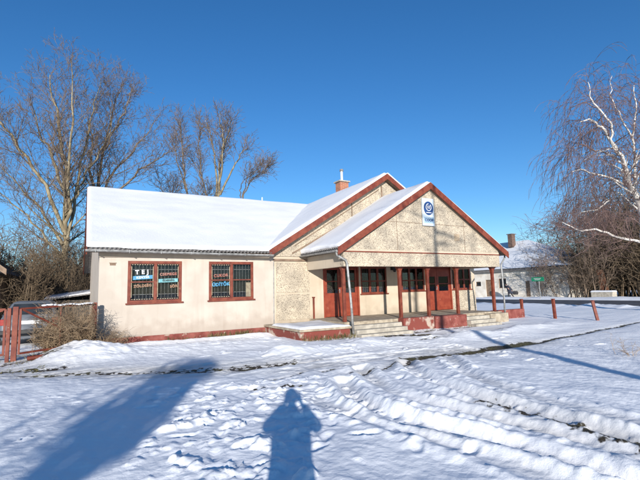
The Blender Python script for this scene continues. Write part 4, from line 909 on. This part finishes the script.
BASE[pw.name] = Vector()
def ringx(cx, cz, y0, rx, ry, k=16): return [(cx+rx*math.cos(2*math.pi*i/k), y0+ry*math.sin(2*math.pi*i/k), cz) for i in range(k)]
c = MB(); c.loft([ringx(.12,.45,0,.32,.28),ringx(.11,.75,0,.29,.28),ringx(.02,1.0,0,.27,.27),ringx(-.12,1.25,0,.24,.27),ringx(-.24,1.43,0,.15,.16)])
c.tube([(-.17,.2,1.30),(-.1,.26,1.03),(-.2,.22,.86)], [.11,.095,.07], 10); c.tube([(-.17,-.2,1.30),(.05,-.26,1.03),(.25,-.22,.88)], [.11,.095,.07], 10); c.build('coat', m_coat, pw, smooth=True)
c = MB()
for s, st in ((-1,.2), (1,-.22)): c.tube([(.08,s*.10,.86),(.04-st*.7,s*.10,.46),(.13-st*1.3,s*.10,.07)], [.11,.085,.065], 10)
c.build('trousers', m_trs, pw, smooth=True)
c = MB(); c.sphere((-.30,0,1.55),.115,.105,.10,12,8); c.build('wool_hat', m_trs, pw, smooth=True)
bg_ = empty('shopping_bag', (44.05,31.95,.4), 'dark full bag carried behind the stooping person beyond the road', 'bag'); 
c = MB(); BASE[bg_.name] = Vector((0,0,0))
c.loft([[(x*sx*1.0,y*sx,z) for x, y in ((-.24,-.12),(.24,-.12),(.28,0),(.24,.12),(-.24,.12),(-.28,0))] for z, sx in ((-.05,.8),(.05,1.05),(.25,1.05),(.36,.75))]); c.build('sack', m_trs, bg_, smooth=True)
c = MB(); c.tube([(-.15,0,.34),(-.08,0,.46),(.08,0,.46),(.15,0,.34)], .012, 6); c.build('bag_handle', m_black, bg_)
bg_.rotation_euler = (0,0,RAD(-49))

# ---------------------------------------------------------------- parked car behind the gate
m_silver = mat('shaded_silver_paint', (.12, .13, .145), .55, (.10, .11, .125), 4, 3, metal=0); m_tail = mat('tail_lamp', (.25, .02, .015), .3, (.3, .03, .02), 8, 3); m_cglass = mat('car_glass', (.02, .025, .03), .08, (.03, .035, .04), 3, 2)  # silver body colour darkened to carry the shade the car stands in
car = empty('parked_car', (-1.42,17.0,0), 'silver estate car parked behind the red gate, rear towards the viewer', 'car')
cx0 = -1.42
def sec(y, hw, zb, zs, zr_, rw):      # body section at y: bottom, shoulder and roof heights
    return [(cx0-hw*.92,y,zb),(cx0-hw,y,zb+.2),(cx0-hw,y,zs-.08),(cx0-hw*.96,y,zs),(cx0-rw,y,zr_-.05),(cx0-rw*.85,y,zr_),(cx0+rw*.85,y,zr_),(cx0+rw,y,zr_-.05),(cx0+hw*.96,y,zs),(cx0+hw,y,zs-.08),(cx0+hw,y,zb+.2),(cx0+hw*.92,y,zb)]
c = MB(); c.loft([sec(17.0,.74,.3,.82,.84,.72),sec(17.06,.80,.24,.92,.95,.74),sec(17.14,.82,.22,.94,1.02,.72),sec(17.5,.84,.2,.95,1.40,.58),sec(17.8,.85,.2,.95,1.45,.58),sec(19.0,.85,.2,.95,1.46,.58),sec(19.5,.85,.2,.94,1.38,.58),sec(20.2,.84,.2,.92,.98,.66),sec(21.0,.80,.22,.78,.82,.66),sec(21.25,.70,.3,.62,.66,.6)])
c.build('body', m_silver, car, smooth=True, bevel=0)
c = MB(); c.prism([(cx0-.60,17.13,1.03),(cx0+.60,17.13,1.03),(cx0+.50,17.44,1.36),(cx0-.50,17.44,1.36)], (0,-.015,.015)); c.build('rear_window', m_cglass, car)
for s in (-1, 1):
    c = MB(); c.prism([(cx0+s*.845,17.7,.98),(cx0+s*.845,20.0,.98),(cx0+s*.60,19.4,1.36),(cx0+s*.60,17.8,1.38)], (s*.012,0,.008)); c.build('side_window', m_cglass, car)
    c = MB(); c.box(cx0+s*.70-.10,cx0+s*.70+.10,16.99,17.12,.70,.90); c.build('tail_lamp', m_tail, car, bevel=.02)
    for y in (17.75, 20.35):
        wb = MB(); wb.tube([(cx0+s*.66,y,.31),(cx0+s*.85,y,.31)],.31,20); wo = wb.build('wheel', m_black, car); rb_ = MB(); rb_.tube([(cx0+s*.851,y,.31),(cx0+s*.86,y,.31)],.19,16); rb_.build('rim', m_zinc, wo)
c = MB(); c.box(cx0-.84,cx0+.84,16.93,17.10,.34,.54); c.build('bumper', m_black, car, bevel=.03)
c = MB(); c.box(cx0-.26,cx0+.26,16.975,16.985,.72,.83); c.build('number_plate', m_white, car)
# dark lean-to shed with snow on its roof
sh = empty('shed', (-.9,29,0), 'low dark shed with a thin snowy roof behind the climbing bush', 'shed')
c = MB(); c.box(-1.6,.9,28,31,-.1,1.35); c.build('wall', mat('shed_board', (.04,.035,.03), .9, (.07,.06,.05), 5, 4), sh)
c = MB(); c.prism([(-1.8,27.8,1.36),(1.1,27.8,1.72),(1.1,31.2,1.92),(-1.8,31.2,1.56)], (0,0,.08)); c.build('roof', m_sheet, sh)
snow_slab('roof_snow', [(-1.75,27.85,1.445),(1.08,27.85,1.80),(1.08,31.1,2.0),(-1.75,31.1,1.645)], .05, 16, 14, sh, 9, er=.06)
# dark house whose eave just enters the frame on the left
lh = empty('neighbour_house', (-7,27,0), 'dark roofed house whose eave corner just shows at the left edge', 'house')
c = MB(); c.box(-11,-3.75,24.5,33,-.1,2.75); c.build('wall', m_soffit, lh); c = MB(); c.prism([(-3.05,24.0,2.75),(-7.3,24.0,6.2),(-11.6,24.0,2.75)], (0,9.5,0)); c.build('roof', mat('dark_tile', (.025,.022,.022), .85, (.045,.04,.038), 12, 4, .01, 20), lh)
c = MB(); c.prism([(-3.0,23.95,2.62),(-3.0,23.95,2.9),(-7.3,23.95,6.4),(-7.3,23.95,6.1)], (0,.05,0)); c.build('bargeboard', m_soffit, lh)

# ---------------------------------------------------------------- white house beyond the road
m_hw = mat('old_white_render', (.74, .69, .60), .95, (.60, .54, .45), 1.5, 7, .004, 20); m_orn = mat('relief_grey', (.34, .33, .29), .95, (.42, .40, .34), 5, 5)
nh = empty('neighbour_house', (45,32,0), 'old white house with a snowy hipped roof and arched relief beyond the road', 'house')
HX = 45.0
def wallY(mb, ys, zs, holes, x0, th):
    t = MB(); wall_panel(t, ys, zs, holes, 0, th)
    mb.add([(x0+v[1], v[0], v[2]) for v in t.v], t.f)
hh_ = [(37.55,38.35,1.4,2.0),(35.85,36.8,.1,2.2),(33.8,34.85,1.1,2.3)]
c = MB(); wallY(c, [26.2,43.5], [-.1,3.2], hh_, HX, .4); c.add([(HX,26.2,-.1),(HX+9,26.2,-.1),(HX+9,26.2,3.2),(HX,26.2,3.2)], [(0,1,2,3)]); c.add([(HX,43.5,-.1),(HX+9,43.5,-.1),(HX+9,43.5,3.2),(HX,43.5,3.2)], [(0,1,2,3)]); c.build('wall', m_hw, nh, fix=False)
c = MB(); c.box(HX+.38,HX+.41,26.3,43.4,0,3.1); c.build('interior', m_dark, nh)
for i, (a, b, z0, z1) in enumerate(hh_):
    fr = MB(); x0 = HX+.05; fr.box(x0,x0+.06,a,b,z1-.08,z1); fr.box(x0,x0+.06,a,a+.07,z0,z1-.08); fr.box(x0,x0+.06,b-.07,b,z0,z1-.08)
    if i != 1: fr.box(x0,x0+.06,a,b,z0,z0+.07)
    if i == 2: fr.box(x0,x0+.06,(a+b)/2-.03,(a+b)/2+.03,z0,z1)
    fo = fr.build('door' if i == 1 else 'window', m_soffit, nh)
    p = MB(); p.box(x0+.06,x0+.065,a+.05,b-.05,z0,z1-.05); p.build('pane' if i != 1 else 'door_leaf', m_cglass if i != 1 else m_soffit, fo)
for yc in (34.2, 32.3, 30.5):
    c = MB(); pts = [(HX-.03,yc+.62*math.cos(a),2.45+.42*math.sin(a)) for a in [math.pi*i/12 for i in range(13)]]; c.prism(pts, (.028,0,0)); c.build('arched_relief', m_orn, nh)
c = MB(); c.box(HX-.03,HX-.001,27.8,29.4,2.45,2.85); c.build('arched_relief', m_orn, nh)
c = MB(); c.box(HX-.02,HX-.001,30.7,31.2,.1,1.9); c.build('side_door', m_soffit, nh)
rf_ = [(HX-.35,25.9,3.3),(HX-.35,43.9,3.3),(HX+9.4,43.9,3.3),(HX+9.4,25.9,3.3)]; rt = [(HX+4.5,33.5,7.0),(HX+4.5,39.2,7.0)]
c = MB(); c.add(rf_+rt, [(0,1,5,4),(1,2,5),(2,3,4,5),(3,0,4),(3,2,1,0)]); c.build('roof', m_sheet, nh)
c = MB(); c.add([(x+(-.02 if x < 47 else .02 if x > 50 else 0), y, z+.14) for x, y, z in rf_+rt], [(0,1,5,4),(1,2,5),(2,3,4,5),(3,0,4),(3,2,1,0)]); c.build('roof_snow', m_snow, nh)
c = MB(); c.box(HX-.4,HX-.3,25.8,44,3.16,3.29); c.build('eaves_board', m_sheet, nh)
c = MB(); c.box(48.1,48.8,34.8,35.4,6.3,7.95); cho = c.build('chimney', mat('sooty_brick', (.10,.06,.045), .9, (.15,.10,.08), 6, 4), nh); c = MB(); c.box(48.0,48.9,34.7,35.5,7.95,8.05); c.build('chimney_cap', m_sheet, cho)

# road sign, rusty board, concrete block
sgn = empty('road_sign', (39.6,26.3,0), 'small green direction sign on a grey post beside the road', 'sign')
c = MB(); c.tube([(39.6,26.0,-.1),(39.6,26.0,2.2)],.04,8); c.build('post', m_zinc, sgn)
c = MB(); c.bar((39.56,26.75,2.0),(39.56,25.45,2.0),.03,.40); c.build('green_board', mat('sign_green', (.01,.20,.10), .5, (.015,.24,.12), 5, 2), sgn)
for ya_, yb_, z_ in ((26.5,25.75,2.06),(26.4,25.85,1.94)):
    c = MB(); c.bar((39.53,ya_,z_),(39.53,yb_,z_),.01,.05); c.build('lettering_line', LW, sgn)
rbd = empty('rusty_board', (44.6,22.6,0), 'leaning narrow rusty board standing behind the snow capped block', 'board')
c = MB(); c.prism([(44.6,22.9,.75),(44.6,22.2,.75),(44.6,22.55,2.75),(44.6,23.15,2.75)], (.06,0,0)); c.build('panel', mat('rust', (.17,.07,.035), .9, (.11,.05,.03), 6, 5), rbd); c = MB(); c.box(44.58,44.7,22.2,22.85,-.05,.749); c.build('foot', m_dark, rbd)
blk = empty('concrete_block', (42.6,21.5,0), 'pale rectangular concrete block with a snow cap beside the road', 'block')
c = MB(); c.box(42.2,43.0,20.7,22.6,-.1,.62); c.build('block_body', m_concw, blk, bevel=.03); snow_slab('snow_cap', [(42.18,20.66,.622),(43.02,20.66,.622),(43.02,22.64,.622),(42.18,22.64,.622)], .13, 12, 14, blk, 10, er=.12)
